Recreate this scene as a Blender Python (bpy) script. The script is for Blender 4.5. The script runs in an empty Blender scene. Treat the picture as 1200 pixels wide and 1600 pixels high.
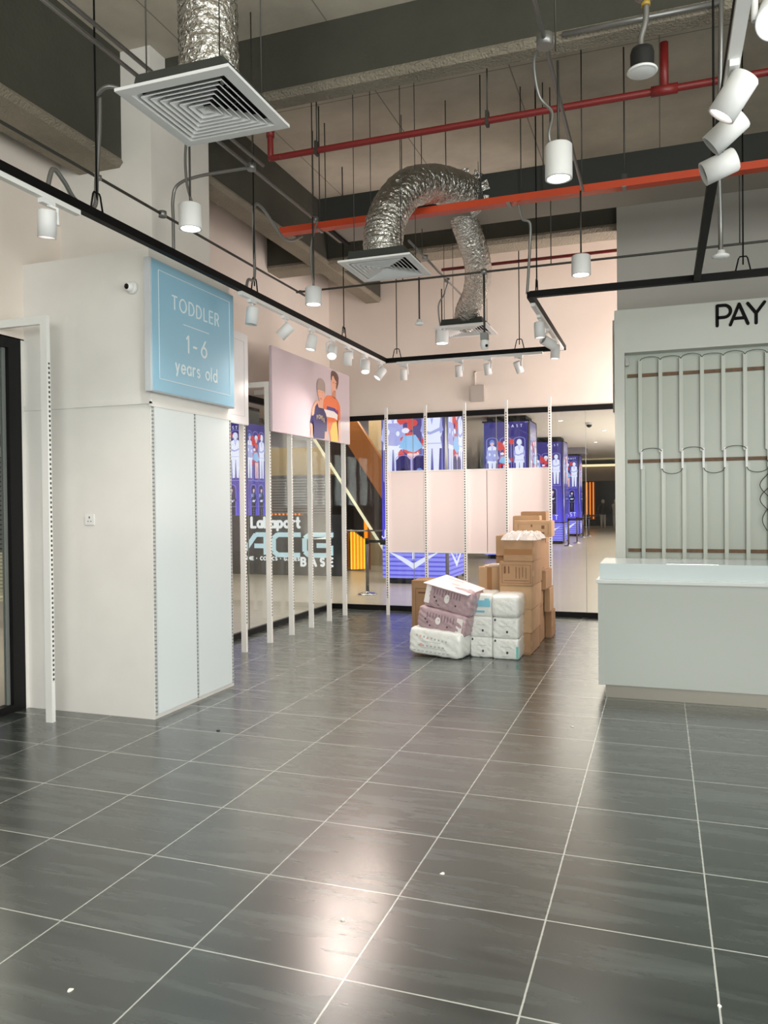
import bpy, bmesh, math, random
from mathutils import Vector, Matrix
random.seed(7)
S = bpy.context.scene
COL = S.collection
PI = math.pi

# ------------------------------------------------------------------ camera
yaw, pitch, roll = 0.33967, -0.01219, -0.01026
cam_d = bpy.data.cameras.new('camera'); cam = bpy.data.objects.new('camera', cam_d); COL.objects.link(cam)
fw = Vector((-math.sin(yaw)*math.cos(pitch), math.cos(yaw)*math.cos(pitch), math.sin(pitch)))
rt = Vector((math.cos(yaw), math.sin(yaw), 0)); up = rt.cross(fw)
r2 = rt*math.cos(roll) + up*math.sin(roll); u2 = -rt*math.sin(roll) + up*math.cos(roll)
M = Matrix((r2, u2, -fw)).transposed().to_4x4(); M.translation = Vector((2.2326, -2.4614, 1.6309))
cam.matrix_world = M
cam_d.sensor_fit = 'HORIZONTAL'; cam_d.sensor_width = 36.0; cam_d.lens = 36.0*1225.8/1200.0
cam_d.clip_end = 200
S.camera = cam

# ------------------------------------------------------------------ world, exposure
w = bpy.data.worlds.new('world'); S.world = w; w.use_nodes = True
w.node_tree.nodes['Background'].inputs[0].default_value = (0.9, 0.95, 1, 1)
w.node_tree.nodes['Background'].inputs[1].default_value = 0.02
S.view_settings.view_transform = 'Standard'; S.view_settings.look = 'None'
S.view_settings.exposure = 0.0; S.view_settings.gamma = 1.0; S.view_settings.use_curve_mapping = False

COOL = (0.97, 1.0, 0.965); WARM = (1.0, 0.83, 0.75); MALLC = (1.0, 0.91, 0.80)
PEND_W = 60.0; TRACK_W = 90.0; MALL_W = 118.0; REAR_FILL_W = 620.0

# area lights: mall ceiling lighting, plus unseen fill lights added for shop and mall
def area(name, loc, sx, sy, power, col, rot=(0, 0, 0)):
    l = bpy.data.lights.new(name, 'AREA'); l.shape = 'RECTANGLE'; l.size = sx; l.size_y = sy; l.energy = power; l.color = col
    o = bpy.data.objects.new(name, l); o.location = loc; o.rotation_euler = rot; COL.objects.link(o); return o
area('back_corner_fill', (3.1, 7.65, 2.5), 2.4, 1.2, 150, (1.0, 0.86, 0.80), (0, math.radians(112), 0))  # unseen warm fill, added to brighten the back walls and slab
area('mall_ceiling_light', (-1.0, 11.0, 3.95), 6, 2.0, MALL_W, MALLC)
area('mall_ceiling_light', (1.2, 17.0, 3.95), 3, 7.0, MALL_W*1.5, MALLC)
area('mall_ceiling_light', (1.0, 30.0, 3.95), 3, 14.0, MALL_W*2.4, MALLC)
area('mall_ceiling_light', (-5.2, 7.5, 3.95), 2.6, 9.0, MALL_W*1.7, MALLC)
area('mall_ceiling_light', (-6.0, 15.6, 3.95), 4.0, 2.0, MALL_W*0.7, MALLC)
area('shop_rear_fill', (3.7, -7.6, 3.2), 4.8, 3.6, REAR_FILL_W, COOL, (math.radians(112), 0, math.radians(12)))  # added fill behind the camera, standing in for the unseen shop's lighting
area('mall_ceiling_fill', (2.5, 25.6, .5), 1.0, 11, 260, MALLC, (math.pi, 0, 0))  # unseen upward fill, added to brighten the mall ceiling
area('shop_rear_fill', (5.9, -2.0, 2.6), 5, 4.0, REAR_FILL_W*.5, COOL, (math.radians(100), 0, math.radians(90)))  # second added fill, out of view at the right

# ------------------------------------------------------------------ materials
def lin(c):
    return tuple((x/255/12.92 if x/255 <= .04045 else ((x/255+.055)/1.055)**2.4) for x in c)
MATS = {}
def mat(name, rgb=(200,200,200), rough=.5, metal=0, emit=None, es=0, spec=.5, noise=0, nscale=6, bump=0, bscale=60, coat=0):
    if name in MATS: return MATS[name]
    m = bpy.data.materials.new(name); m.use_nodes = True; nt = m.node_tree; b = nt.nodes['Principled BSDF']
    c = lin(rgb); b.inputs['Base Color'].default_value = (*c, 1); b.inputs['Roughness'].default_value = rough
    b.inputs['Metallic'].default_value = metal; b.inputs['Specular IOR Level'].default_value = spec
    if coat: b.inputs['Coat Weight'].default_value = coat; b.inputs['Coat Roughness'].default_value = .12
    if emit: b.inputs['Emission Color'].default_value = (*lin(emit), 1); b.inputs['Emission Strength'].default_value = es
    geo = None
    if noise or bump:
        geo = nt.nodes.new('ShaderNodeNewGeometry')
    if noise:
        n = nt.nodes.new('ShaderNodeTexNoise'); n.inputs['Scale'].default_value = nscale; n.inputs['Detail'].default_value = 5
        nt.links.new(geo.outputs['Position'], n.inputs['Vector'])
        r = nt.nodes.new('ShaderNodeValToRGB'); r.color_ramp.elements[0].position = .3; r.color_ramp.elements[1].position = .7
        r.color_ramp.elements[0].color = (*[x*(1-noise) for x in c], 1); r.color_ramp.elements[1].color = (*[min(1, x*(1+noise)) for x in c], 1)
        nt.links.new(n.outputs['Fac'], r.inputs[0]); nt.links.new(r.outputs[0], b.inputs['Base Color'])
    if bump:
        n = nt.nodes.new('ShaderNodeTexNoise'); n.inputs['Scale'].default_value = bscale; n.inputs['Detail'].default_value = 4
        nt.links.new(geo.outputs['Position'], n.inputs['Vector'])
        bp = nt.nodes.new('ShaderNodeBump'); bp.inputs['Strength'].default_value = bump; bp.inputs['Distance'].default_value = .02
        nt.links.new(n.outputs['Fac'], bp.inputs['Height']); nt.links.new(bp.outputs[0], b.inputs['Normal'])
    MATS[name] = m; return m

white = mat('white_paint', (228,226,222), .42, noise=.03, nscale=3)
panelw = mat('pale_laminate', (222,230,232), .25)
pinkw = mat('pink_white_board', (240,226,224), .5)
wallm = mat('wall_paint', (236,225,216), .85, noise=.05, nscale=1.2)
wallg = mat('wall_paint_grey', (188,186,180), .85, noise=.04, nscale=1.2)
colm = mat('column_paint', (226,222,216), .8, noise=.06, nscale=1.5)
black = mat('black_frame', (12,11,12), .45, spec=.25)
railb = mat('black_rail', (6,6,7), .6, spec=.2)
whm = mat('white_metal', (232,232,230), .35)
whrough = mat('white_powder_coat', (225,226,226), .5)
galv = mat('galvanised_steel', (140,140,138), .4, .7)
rodm = mat('rod_steel', (70,68,64), .5, .5)
darkbox = mat('dark_insulation', (52,54,50), .9)
redp = mat('red_pipe_paint', (120,32,30), .45)
redt = mat('red_tray_paint', (196,70,36), .4)
gyp = mat('duct_plate', (150,144,134), .6)
chrome = mat('chrome', (190,190,190), .2, 1)
card = mat('cardboard', (162,129,97), .85, noise=.07, nscale=9)
card2 = mat('cardboard_light', (180,148,114), .85, noise=.06, nscale=7)
cardd = mat('cardboard_print', (112,78,52), .85)
tape = mat('packing_tape', (150,108,70), .3)
wood = mat('timber_batten', (108,80,56), .6, noise=.2, nscale=25)
mallceil = mat('mall_ceiling_paint', (240,234,228), .8)
blk = mat('flat_black', (20,20,20), .7)
letterb = mat('black_letter', (14,14,14), .7, spec=.15)
wire = mat('wire_dark', (60,62,60), .6)
def emi(name, rgb, s): return mat(name, (0,0,0), .5, 0, rgb, s, spec=.2)
lens_on = emi('lit_lens', (255,252,246), 14)
lens_warm = emi('lit_lens_warm', (255,240,230), 8)

def concrete(name, rgb, joints=False, rough_=.9, strength=.4, scale=25):
    m = bpy.data.materials.new(name); m.use_nodes = True; nt = m.node_tree; b = nt.nodes['Principled BSDF']; L = nt.links
    c = lin(rgb); g = nt.nodes.new('ShaderNodeNewGeometry')
    n1 = nt.nodes.new('ShaderNodeTexNoise'); n1.inputs['Scale'].default_value = .9; n1.inputs['Detail'].default_value = 7; n1.inputs['Roughness'].default_value = .65
    L.new(g.outputs['Position'], n1.inputs['Vector'])
    r = nt.nodes.new('ShaderNodeValToRGB'); r.color_ramp.elements[0].position = .3; r.color_ramp.elements[1].position = .72
    r.color_ramp.elements[0].color = (*[x*.72 for x in c], 1); r.color_ramp.elements[1].color = (*[x*1.15 for x in c], 1)
    L.new(n1.outputs['Fac'], r.inputs[0]); out = r.outputs[0]
    if joints:
        sep = nt.nodes.new('ShaderNodeSeparateXYZ'); L.new(g.outputs['Position'], sep.inputs[0])
        def line(sock, period, off, wd):
            a = nt.nodes.new('ShaderNodeMath'); a.operation = 'ADD'; a.inputs[1].default_value = off; L.new(sock, a.inputs[0])
            mm = nt.nodes.new('ShaderNodeMath'); mm.operation = 'PINGPONG'; mm.inputs[1].default_value = period/2; L.new(a.outputs[0], mm.inputs[0])
            lt = nt.nodes.new('ShaderNodeMath'); lt.operation = 'LESS_THAN'; lt.inputs[1].default_value = wd; L.new(mm.outputs[0], lt.inputs[0]); return lt.outputs[0]
        a = line(sep.outputs[0], 1.22, .2, .006); bb = line(sep.outputs[1], 2.44, .53, .006)
        mx = nt.nodes.new('ShaderNodeMath'); mx.operation = 'MAXIMUM'; L.new(a, mx.inputs[0]); L.new(bb, mx.inputs[1])
        mix = nt.nodes.new('ShaderNodeMixRGB'); mix.inputs[2].default_value = (*[x*.35 for x in c], 1)
        sc = nt.nodes.new('ShaderNodeMath'); sc.operation = 'MULTIPLY'; sc.inputs[1].default_value = .8; L.new(mx.outputs[0], sc.inputs[0])
        L.new(sc.outputs[0], mix.inputs[0]); L.new(out, mix.inputs[1]); out = mix.outputs[0]
    L.new(out, b.inputs['Base Color']); b.inputs['Roughness'].default_value = rough_
    n2 = nt.nodes.new('ShaderNodeTexNoise'); n2.inputs['Scale'].default_value = scale; n2.inputs['Detail'].default_value = 6; L.new(g.outputs['Position'], n2.inputs['Vector'])
    bp = nt.nodes.new('ShaderNodeBump'); bp.inputs['Strength'].default_value = strength; bp.inputs['Distance'].default_value = .03
    L.new(n2.outputs['Fac'], bp.inputs['Height']); L.new(bp.outputs[0], b.inputs['Normal'])
    return m
slabm = concrete('slab_concrete', (206,197,180), True, strength=.12, scale=8)
sprayd = concrete('fireproofing_dark', (70,69,60), strength=.25, scale=30)
sprayl = concrete('fireproofing_rough', (150,142,126), strength=1.0, scale=55)

def floor_mat():
    m = bpy.data.materials.new('slate_tile'); m.use_nodes = True; nt = m.node_tree; b = nt.nodes['Principled BSDF']; L = nt.links
    g = nt.nodes.new('ShaderNodeNewGeometry'); sep = nt.nodes.new('ShaderNodeSeparateXYZ'); L.new(g.outputs['Position'], sep.inputs[0])
    def math_(op, a, bv=None, bs=None):
        n = nt.nodes.new('ShaderNodeMath'); n.operation = op; L.new(a, n.inputs[0])
        if bs is not None: L.new(bs, n.inputs[1])
        elif bv is not None: n.inputs[1].default_value = bv
        return n.outputs[0]
    def line(s): return math_('LESS_THAN', math_('PINGPONG', s, .3), .0034)
    gr = math_('MAXIMUM', line(sep.outputs[0]), bs=line(sep.outputs[1]))
    # per tile offset so every tile carries its own veining
    fx = math_('FLOOR', math_('DIVIDE', sep.outputs[0], .6)); fy = math_('FLOOR', math_('DIVIDE', sep.outputs[1], .6))
    cmb = nt.nodes.new('ShaderNodeCombineXYZ'); L.new(fx, cmb.inputs[0]); L.new(fy, cmb.inputs[1])
    wn = nt.nodes.new('ShaderNodeTexWhiteNoise'); wn.noise_dimensions = '3D'; L.new(cmb.outputs[0], wn.inputs['Vector'])
    mp = nt.nodes.new('ShaderNodeMapping'); mp.inputs['Rotation'].default_value = (0, 0, R(-62)); mp.inputs['Scale'].default_value = (1.3, 11.0, 1)
    L.new(g.outputs['Position'], mp.inputs['Vector'])
    addv = nt.nodes.new('ShaderNodeVectorMath'); addv.operation = 'MULTIPLY_ADD'; L.new(wn.outputs['Color'], addv.inputs[0]); addv.inputs[1].default_value = (9, 9, 9); L.new(mp.outputs[0], addv.inputs[2])
    n = nt.nodes.new('ShaderNodeTexNoise'); n.inputs['Scale'].default_value = 1.0; n.inputs['Detail'].default_value = 6; n.inputs['Roughness'].default_value = .55; n.inputs['Distortion'].default_value = .4
    L.new(addv.outputs[0], n.inputs['Vector'])
    r = nt.nodes.new('ShaderNodeValToRGB'); e = r.color_ramp.elements
    e[0].position = .25; e[0].color = (*lin((33,39,36)), 1); e[1].position = .74; e[1].color = (*lin((72,79,75)), 1)
    k = e.new(.5); k.color = (*lin((47,53,50)), 1)
    L.new(n.outputs['Fac'], r.inputs[0])
    mix = nt.nodes.new('ShaderNodeMixRGB'); mix.inputs[2].default_value = (*lin((165,166,160)), 1)
    L.new(gr, mix.inputs[0]); L.new(r.outputs[0], mix.inputs[1]); L.new(mix.outputs[0], b.inputs['Base Color'])
    b.inputs['Specular IOR Level'].default_value = .8
    b.inputs['Coat Weight'].default_value = .55; b.inputs['Coat Roughness'].default_value = .24
    rr = nt.nodes.new('ShaderNodeMath'); rr.operation = 'MULTIPLY_ADD'; rr.inputs[1].default_value = .12; rr.inputs[2].default_value = .21
    L.new(n.outputs['Fac'], rr.inputs[0]); L.new(rr.outputs[0], b.inputs['Roughness'])
    bp = nt.nodes.new('ShaderNodeBump'); bp.inputs['Strength'].default_value = .15; bp.inputs['Distance'].default_value = .002; bp.invert = True
    L.new(gr, bp.inputs['Height']); L.new(bp.outputs[0], b.inputs['Normal'])
    return m
def R(d): return math.radians(d)
floorm = floor_mat()
mallfloor = mat('mall_floor_stone', (190,181,166), .28, noise=.04, nscale=1.5)

def glass_mat(name, tint=(.93,.96,.95), refl=1.0):
    m = bpy.data.materials.new(name); m.use_nodes = True; nt = m.node_tree; L = nt.links
    nt.nodes.remove(nt.nodes['Principled BSDF']); out = nt.nodes['Material Output']
    t = nt.nodes.new('ShaderNodeBsdfTransparent'); t.inputs[0].default_value = (*tint, 1)
    gl = nt.nodes.new('ShaderNodeBsdfGlossy'); gl.inputs['Roughness'].default_value = .0
    fr = nt.nodes.new('ShaderNodeFresnel'); gg = nt.nodes.new('ShaderNodeNewGeometry'); mo = nt.nodes.new('ShaderNodeMath'); mo.operation = 'MULTIPLY_ADD'
    mo.inputs[1].default_value = 1/1.5-1.5; mo.inputs[2].default_value = 1.5; L.new(gg.outputs['Backfacing'], mo.inputs[0]); L.new(mo.outputs[0], fr.inputs[0])
    ml = nt.nodes.new('ShaderNodeMath'); ml.operation = 'MULTIPLY'; ml.inputs[1].default_value = refl; ml.use_clamp = True
    mx = nt.nodes.new('ShaderNodeMixShader'); L.new(fr.outputs[0], ml.inputs[0]); L.new(ml.outputs[0], mx.inputs[0])
    L.new(t.outputs[0], mx.inputs[1]); L.new(gl.outputs[0], mx.inputs[2]); L.new(mx.outputs[0], out.inputs[0])
    return m
glassm = glass_mat('shopfront_glass')

def slot_mat(name, base, dark, period=.025, axis=2, duty=.5):
    m = bpy.data.materials.new(name); m.use_nodes = True; nt = m.node_tree; b = nt.nodes['Principled BSDF']; L = nt.links
    g = nt.nodes.new('ShaderNodeNewGeometry'); sep = nt.nodes.new('ShaderNodeSeparateXYZ'); L.new(g.outputs['Position'], sep.inputs[0])
    mm = nt.nodes.new('ShaderNodeMath'); mm.operation = 'PINGPONG'; mm.inputs[1].default_value = period/2; L.new(sep.outputs[axis], mm.inputs[0])
    lt = nt.nodes.new('ShaderNodeMath'); lt.operation = 'LESS_THAN'; lt.inputs[1].default_value = period/2*duty; L.new(mm.outputs[0], lt.inputs[0])
    mix = nt.nodes.new('ShaderNodeMixRGB'); mix.inputs[1].default_value = (*lin(base), 1); mix.inputs[2].default_value = (*lin(dark), 1)
    L.new(lt.outputs[0], mix.inputs[0]); L.new(mix.outputs[0], b.inputs['Base Color']); b.inputs['Roughness'].default_value = .4
    return m
slotm = slot_mat('slotted_steel', (226,226,224), (60,58,56), .036, duty=.5)

def foil_mat():
    m = bpy.data.materials.new('aluminium_foil'); m.use_nodes = True; nt = m.node_tree; b = nt.nodes['Principled BSDF']; L = nt.links
    b.inputs['Base Color'].default_value = (.62, .61, .58, 1); b.inputs['Metallic'].default_value = 1; b.inputs['Roughness'].default_value = .2
    g = nt.nodes.new('ShaderNodeNewGeometry')
    n = nt.nodes.new('ShaderNodeTexNoise'); n.inputs['Scale'].default_value = 26; n.inputs['Detail'].default_value = 4; n.inputs['Distortion'].default_value = 1.2
    L.new(g.outputs['Position'], n.inputs['Vector'])
    bp = nt.nodes.new('ShaderNodeBump'); bp.inputs['Strength'].default_value = .8; bp.inputs['Distance'].default_value = .03
    L.new(n.outputs['Fac'], bp.inputs['Height']); L.new(bp.outputs[0], b.inputs['Normal'])
    return m
foil = foil_mat()

# ------------------------------------------------------------------ mesh builder
class MB:
    def __init__(s): s.bm = bmesh.new(); s.mats = []
    def mi(s, m):
        if m not in s.mats: s.mats.append(m)
        return s.mats.index(m)
    def face(s, pts, m=None, smooth=False):
        f = s.bm.faces.new([s.bm.verts.new(p) for p in pts]); f.material_index = s.mi(m) if m else 0; f.smooth = smooth; return s
    def hull8(s, c, m=None):
        v = [s.bm.verts.new(p) for p in c]; k = s.mi(m) if m else 0
        for q in ((0,3,2,1),(4,5,6,7),(0,1,5,4),(1,2,6,5),(2,3,7,6),(3,0,4,7)):
            f = s.bm.faces.new([v[i] for i in q]); f.material_index = k
        return s
    def box(s, x0, x1, y0, y1, z0, z1, m=None):
        return s.hull8([(x0,y0,z0),(x1,y0,z0),(x1,y1,z0),(x0,y1,z0),(x0,y0,z1),(x1,y0,z1),(x1,y1,z1),(x0,y1,z1)], m)
    def cyl(s, p0, p1, r0, r1=None, m=None, n=16, cap=True):
        p0 = Vector(p0); p1 = Vector(p1); r1 = r0 if r1 is None else r1; d = (p1-p0).normalized()
        a = d.orthogonal().normalized(); b = d.cross(a); k = s.mi(m) if m else 0
        A = [s.bm.verts.new(p0+(a*math.cos(t)+b*math.sin(t))*r0) for t in [2*PI*i/n for i in range(n)]]
        B = [s.bm.verts.new(p1+(a*math.cos(t)+b*math.sin(t))*r1) for t in [2*PI*i/n for i in range(n)]]
        for i in range(n):
            f = s.bm.faces.new((A[i], A[(i+1)%n], B[(i+1)%n], B[i])); f.material_index = k; f.smooth = True
        if cap:
            f = s.bm.faces.new(A[::-1]); f.material_index = k; f = s.bm.faces.new(B); f.material_index = k
        return s
    def tube(s, pts, r, m=None, n=8, rfun=None, cap=True):
        pts = [Vector(p) for p in pts]; k = s.mi(m) if m else 0; rings = []; up = None
        for i, p in enumerate(pts):
            t = (pts[min(i+1, len(pts)-1)]-pts[max(i-1, 0)]).normalized()
            if up is None: up = t.orthogonal().normalized()
            up = (up - t*up.dot(t)).normalized(); sd = t.cross(up)
            ring = []
            for j in range(n):
                th = 2*PI*j/n; rr = rfun(i, j, th) if rfun else r
                ring.append(s.bm.verts.new(p+(up*math.cos(th)+sd*math.sin(th))*rr))
            rings.append(ring)
        for a, b in zip(rings, rings[1:]):
            for j in range(n):
                f = s.bm.faces.new((a[j], a[(j+1)%n], b[(j+1)%n], b[j])); f.material_index = k; f.smooth = True
        if cap:
            f = s.bm.faces.new(rings[0][::-1]); f.material_index = k; f = s.bm.faces.new(rings[-1]); f.material_index = k
        return s
    def lathe(s, c, prof, m=None, n=32, axis=Vector((0,0,1))):
        c = Vector(c); a = axis.orthogonal().normalized(); b = axis.cross(a); k = s.mi(m) if m else 0; rings = []
        for r, h in prof:
            rings.append([s.bm.verts.new(c+axis*h+(a*math.cos(2*PI*j/n)+b*math.sin(2*PI*j/n))*max(r, 1e-4)) for j in range(n)])
        for A, B in zip(rings, rings[1:]):
            for j in range(n):
                f = s.bm.faces.new((A[j], A[(j+1)%n], B[(j+1)%n], B[j])); f.material_index = k; f.smooth = True
        return s
    def prism(s, pts, off, m=None):          # planar polygon pushed along off
        off = Vector(off); k = s.mi(m) if m else 0
        A = [s.bm.verts.new(p) for p in pts]; B = [s.bm.verts.new(Vector(p)+off) for p in pts]; n = len(A)
        f = s.bm.faces.new(A); f.material_index = k; f = s.bm.faces.new(B[::-1]); f.material_index = k
        for i in range(n):
            f = s.bm.faces.new((A[i], B[i], B[(i+1)%n], A[(i+1)%n])); f.material_index = k
        return s
    def build(s, name, m=None, parent=None, bevel=0, sharp=True):
        if m is not None and not s.mats: s.mats = [m]
        bmesh.ops.recalc_face_normals(s.bm, faces=s.bm.faces)
        if bevel:
            bmesh.ops.bevel(s.bm, geom=s.bm.edges[:], offset=bevel, segments=2, affect='EDGES', clamp_overlap=True)
        me = bpy.data.meshes.new(name)
        if parent is not None:
            bmesh.ops.translate(s.bm, verts=s.bm.verts, vec=-wloc(parent))
        s.bm.to_mesh(me); s.bm.free()
        for q in s.mats: me.materials.append(q)
        o = bpy.data.objects.new(name, me); COL.objects.link(o)
        if parent is not None: o.parent = parent
        return o
def wloc(o):
    v = Vector(o.location)
    while o.parent is not None: o = o.parent; v += Vector(o.location)
    return v
def tag(o, label, cat, group=None, kind=None):
    o['label'] = label; o['category'] = cat
    if group: o['group'] = group
    if kind: o['kind'] = kind
    return o
def thing(name, label, cat, loc=(0,0,0), group=None):
    o = bpy.data.objects.new(name, None); COL.objects.link(o); o.location = loc; o.empty_display_size = .1
    return tag(o, label, cat, group)
def struct(o): o['kind'] = 'structure'; return o
def copy_tree(o, parent=None):
    c = o.copy(); COL.objects.link(c); c.parent = parent
    for ch in list(o.children): copy_tree(ch, c)
    return c

# letter strokes: every glyph is a list of polylines in a 0..1 high cell, second value its width
def arc(cx, cy, rx, ry, a0, a1, n=14): return [(cx+rx*math.cos(R(a0+(a1-a0)*i/n)), cy+ry*math.sin(R(a0+(a1-a0)*i/n))) for i in range(n+1)]
G = {
 'T': ([[(0,1),(.62,1)], [(.31,1),(.31,0)]], .62),
 'O': ([arc(.45,.5,.45,.5,0,360,28)], .9),
 'D': ([[(0,0),(0,1)], [(0,1)]+arc(.2,.5,.5,.5,90,-90)+[(0,0)]], .7),
 'L': ([[(0,1),(0,0),(.45,0)]], .45),
 'E': ([[(.5,1),(0,1),(0,0),(.5,0)], [(0,.52),(.45,.52)]], .5),
 'R': ([[(0,0),(0,1)], [(0,1)]+arc(.25,.74,.27,.26,90,-90)+[(0,.48)], [(.27,.48),(.55,0)]], .55),
 'P': ([[(0,0),(0,1)], [(0,1)]+arc(.32,.7,.3,.3,90,-90)+[(0,.4)]], .62),
 'A': ([[(0,0),(.4,1),(.8,0)], [(.16,.3),(.64,.3)]], .8),
 'Y': ([[(0,1),(.38,.48),(.76,1)], [(.38,.48),(.38,0)]], .76),
 '1': ([[(0,.82),(.2,1),(.2,0)]], .2),
 '-': ([[(0,.42),(.32,.42)]], .32),
 '6': ([arc(.3,.3,.3,.3,0,360,24), [(.46,1),(.06,.45)]], .6),
 'y': ([[(0,.62),(.22,.02)], [(.46,.62),(.12,-.28)]], .46),
 'e': ([[(.03,.31),(.5,.31)]+arc(.26,.31,.25,.31,0,320,22)], .5),
 'a': ([arc(.25,.31,.25,.31,0,360,22), [(.5,.62),(.5,0)]], .5),
 'r': ([[(0,.62),(0,0)], arc(.2,.38,.2,.24,180,70,8)], .28),
 's': ([arc(.18,.46,.17,.15,50,270,12)+arc(.18,.16,.17,.15,90,-140,12)], .36),
 'o': ([arc(.27,.31,.27,.31,0,360,22)], .54),
 'l': ([[(0,1),(0,0)]], .02),
 'd': ([arc(.26,.31,.26,.31,0,360,22), [(.52,1),(.52,0)]], .52),
 'J': ([[(.4,1),(.4,.2)]+arc(.2,.2,.2,.2,0,-180,8)], .4), 'S': ([arc(.24,.75,.22,.25,40,270,12)+arc(.24,.25,.22,.25,90,-140,12)], .46),
 'N': ([[(0,0),(0,1),(.5,0),(.5,1)]], .5), 'U': ([[(0,1),(0,.25)]+arc(.25,.25,.25,.25,180,360,8)+[(.5,1)]], .5),
 'B': ([[(0,0),(0,1)], [(0,1)]+arc(.3,.76,.24,.24,90,-90)+[(0,.52)], [(.3,.52)]+arc(.32,.26,.26,.26,90,-90)+[(0,0)]], .6),
 'p': ([arc(.27,.31,.25,.31,0,360,22), [(0,.62),(0,-.3)]], .52), 't': ([[(.14,.95),(.14,.1),(.24,0),(.32,0)], [(0,.62),(.3,.62)]], .32),
 'I': ([[(0,1),(0,0)]], .06), 'M': ([[(0,0),(0,1),(.35,.3),(.7,1),(.7,0)]], .7), 'C': ([arc(.4,.5,.4,.5,55,305,20)], .66),
 'G': ([arc(.4,.5,.4,.5,55,350,22)+[(.5,.42)]], .8), '.': ([[(0,.45),(.0,.55)]], .1),
 ':': ([[(0,.2),(0,.3)], [(0,.7),(0,.8)]], .05),
}
RC = [0]
def ribbon(mb, poly, wd, P, th, m, rounded=True):   # P maps (u,v) to world, th is the thickness vector; every piece a hair proud of the last
    th0 = Vector(th)
    for (a, b) in zip(poly, poly[1:]):
        d = Vector((b[0]-a[0], b[1]-a[1]))
        if d.length < 1e-6: continue
        d.normalize(); nrm = Vector((-d.y, d.x))*wd/2
        q = [(a[0]+nrm.x, a[1]+nrm.y), (a[0]-nrm.x, a[1]-nrm.y), (b[0]-nrm.x, b[1]-nrm.y), (b[0]+nrm.x, b[1]+nrm.y)]
        RC[0] = (RC[0]+1) % 9; mb.prism([P(*v) for v in q], th0+th0.normalized()*RC[0]*.00015, m)
    if rounded:
        for a in poly:
            RC[0] = (RC[0]+1) % 9; mb.prism([P(a[0]+wd/2*math.cos(2*PI*i/10), a[1]+wd/2*math.sin(2*PI*i/10)) for i in range(10)], th0+th0.normalized()*(RC[0]+.5)*.00015, m)
def text_strokes(mb, txt, u0, v0, h, gap, wd, P, th, m, width=None):
    total = 0; adv = []
    for ch in txt:
        wch = .3 if ch == ' ' else G[ch][1]; adv.append(wch); total += wch*h
    n = len(txt)-1
    if width: gap = (width-total)/max(1, n)
    u = u0
    for ch, wch in zip(txt, adv):
        if ch != ' ':
            for pl in G[ch][0]: ribbon(mb, [(u+x*h, v0+y*h) for x, y in pl], wd, P, th, m)
        u += wch*h+gap
def text_mesh(txt, size, offset=0, extrude=.005, align='LEFT', sx=1):
    cu = bpy.data.curves.new('t', 'FONT'); cu.body = txt; cu.size = size; cu.offset = offset; cu.extrude = extrude; cu.align_x = align
    o = bpy.data.objects.new('t', cu); COL.objects.link(o); bpy.context.view_layer.update()
    me = bpy.data.meshes.new_from_object(o.evaluated_get(bpy.context.evaluated_depsgraph_get()))
    bpy.data.objects.remove(o); bpy.data.curves.remove(cu)
    return me
def add_text(name, txt, size, loc, m, parent=None, rot=(PI/2,0,0), offset=0, extrude=.005, width=None, align='LEFT'):
    me = text_mesh(txt, size, offset, extrude, align)
    if width:
        xs = [v.co.x for v in me.vertices]; k = width/(max(xs)-min(xs)); x0 = min(xs)
        for v in me.vertices: v.co.x = (v.co.x-x0)*k
    Mx = Matrix.Translation(Vector(loc)-(wloc(parent) if parent else Vector())) @ __import__('mathutils').Euler(rot).to_matrix().to_4x4()
    me.transform(Mx); me.name = name; me.materials.clear(); me.materials.append(m)
    o = bpy.data.objects.new(name, me); COL.objects.link(o)
    if parent: o.parent = parent
    return o
def spot(name, loc, target, power, col, angle=60, blend=.6, size=.05, parent=None):
    l = bpy.data.lights.new(name, 'SPOT'); l.energy = power; l.color = col; l.spot_size = R(angle); l.spot_blend = blend; l.shadow_soft_size = size
    o = bpy.data.objects.new(name, l); COL.objects.link(o)
    d = Vector(target)-Vector(loc); o.rotation_euler = d.to_track_quat('-Z', 'Y').to_euler()
    o.location = Vector(loc)-(wloc(parent) if parent else Vector())
    if parent: o.parent = parent
    return o

# ================================================================== STRUCTURE
XL, YB, ZS = -2.6, 8.75, 5.38        # left shopfront plane, back shopfront plane, slab underside
struct(MB().box(XL-.06, 6.2, -8, YB+.06, -.1, 0).build('floor', floorm))
mf = MB(); mf.box(-16, XL-.06, -8, 60, -.1, 0); mf.box(XL-.06, 6.2, YB+.06, 60, -.1, 0)
struct(mf.build('floor_mall', mallfloor))
struct(MB().box(XL-.3, 6.5, -8.3, YB+.4, ZS, ZS+.2).build('ceiling', slabm))
struct(MB().box(XL-.16, XL, -8, YB, 2.96, ZS).build('wall_left', wallm))
struct(MB().box(XL-.16, 3.2, YB, YB+.16, 2.93, ZS).build('wall_back', wallm))
struct(MB().box(1.785, 6.2, 6.62, 6.8, 3.3, ZS).build('wall_pay_area', wallg))
struct(MB().box(6.2, 6.4, -8, 9, 0, ZS).build('wall_right', wallg))
struct(MB().box(XL-.16, 6.4, -8.2, -8, 0, ZS).build('wall_front', wallg))
struct(MB().box(1.735, 1.785, 6.60, 6.80, 2.6, 3.62).build('trim_1', wallg))
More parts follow.
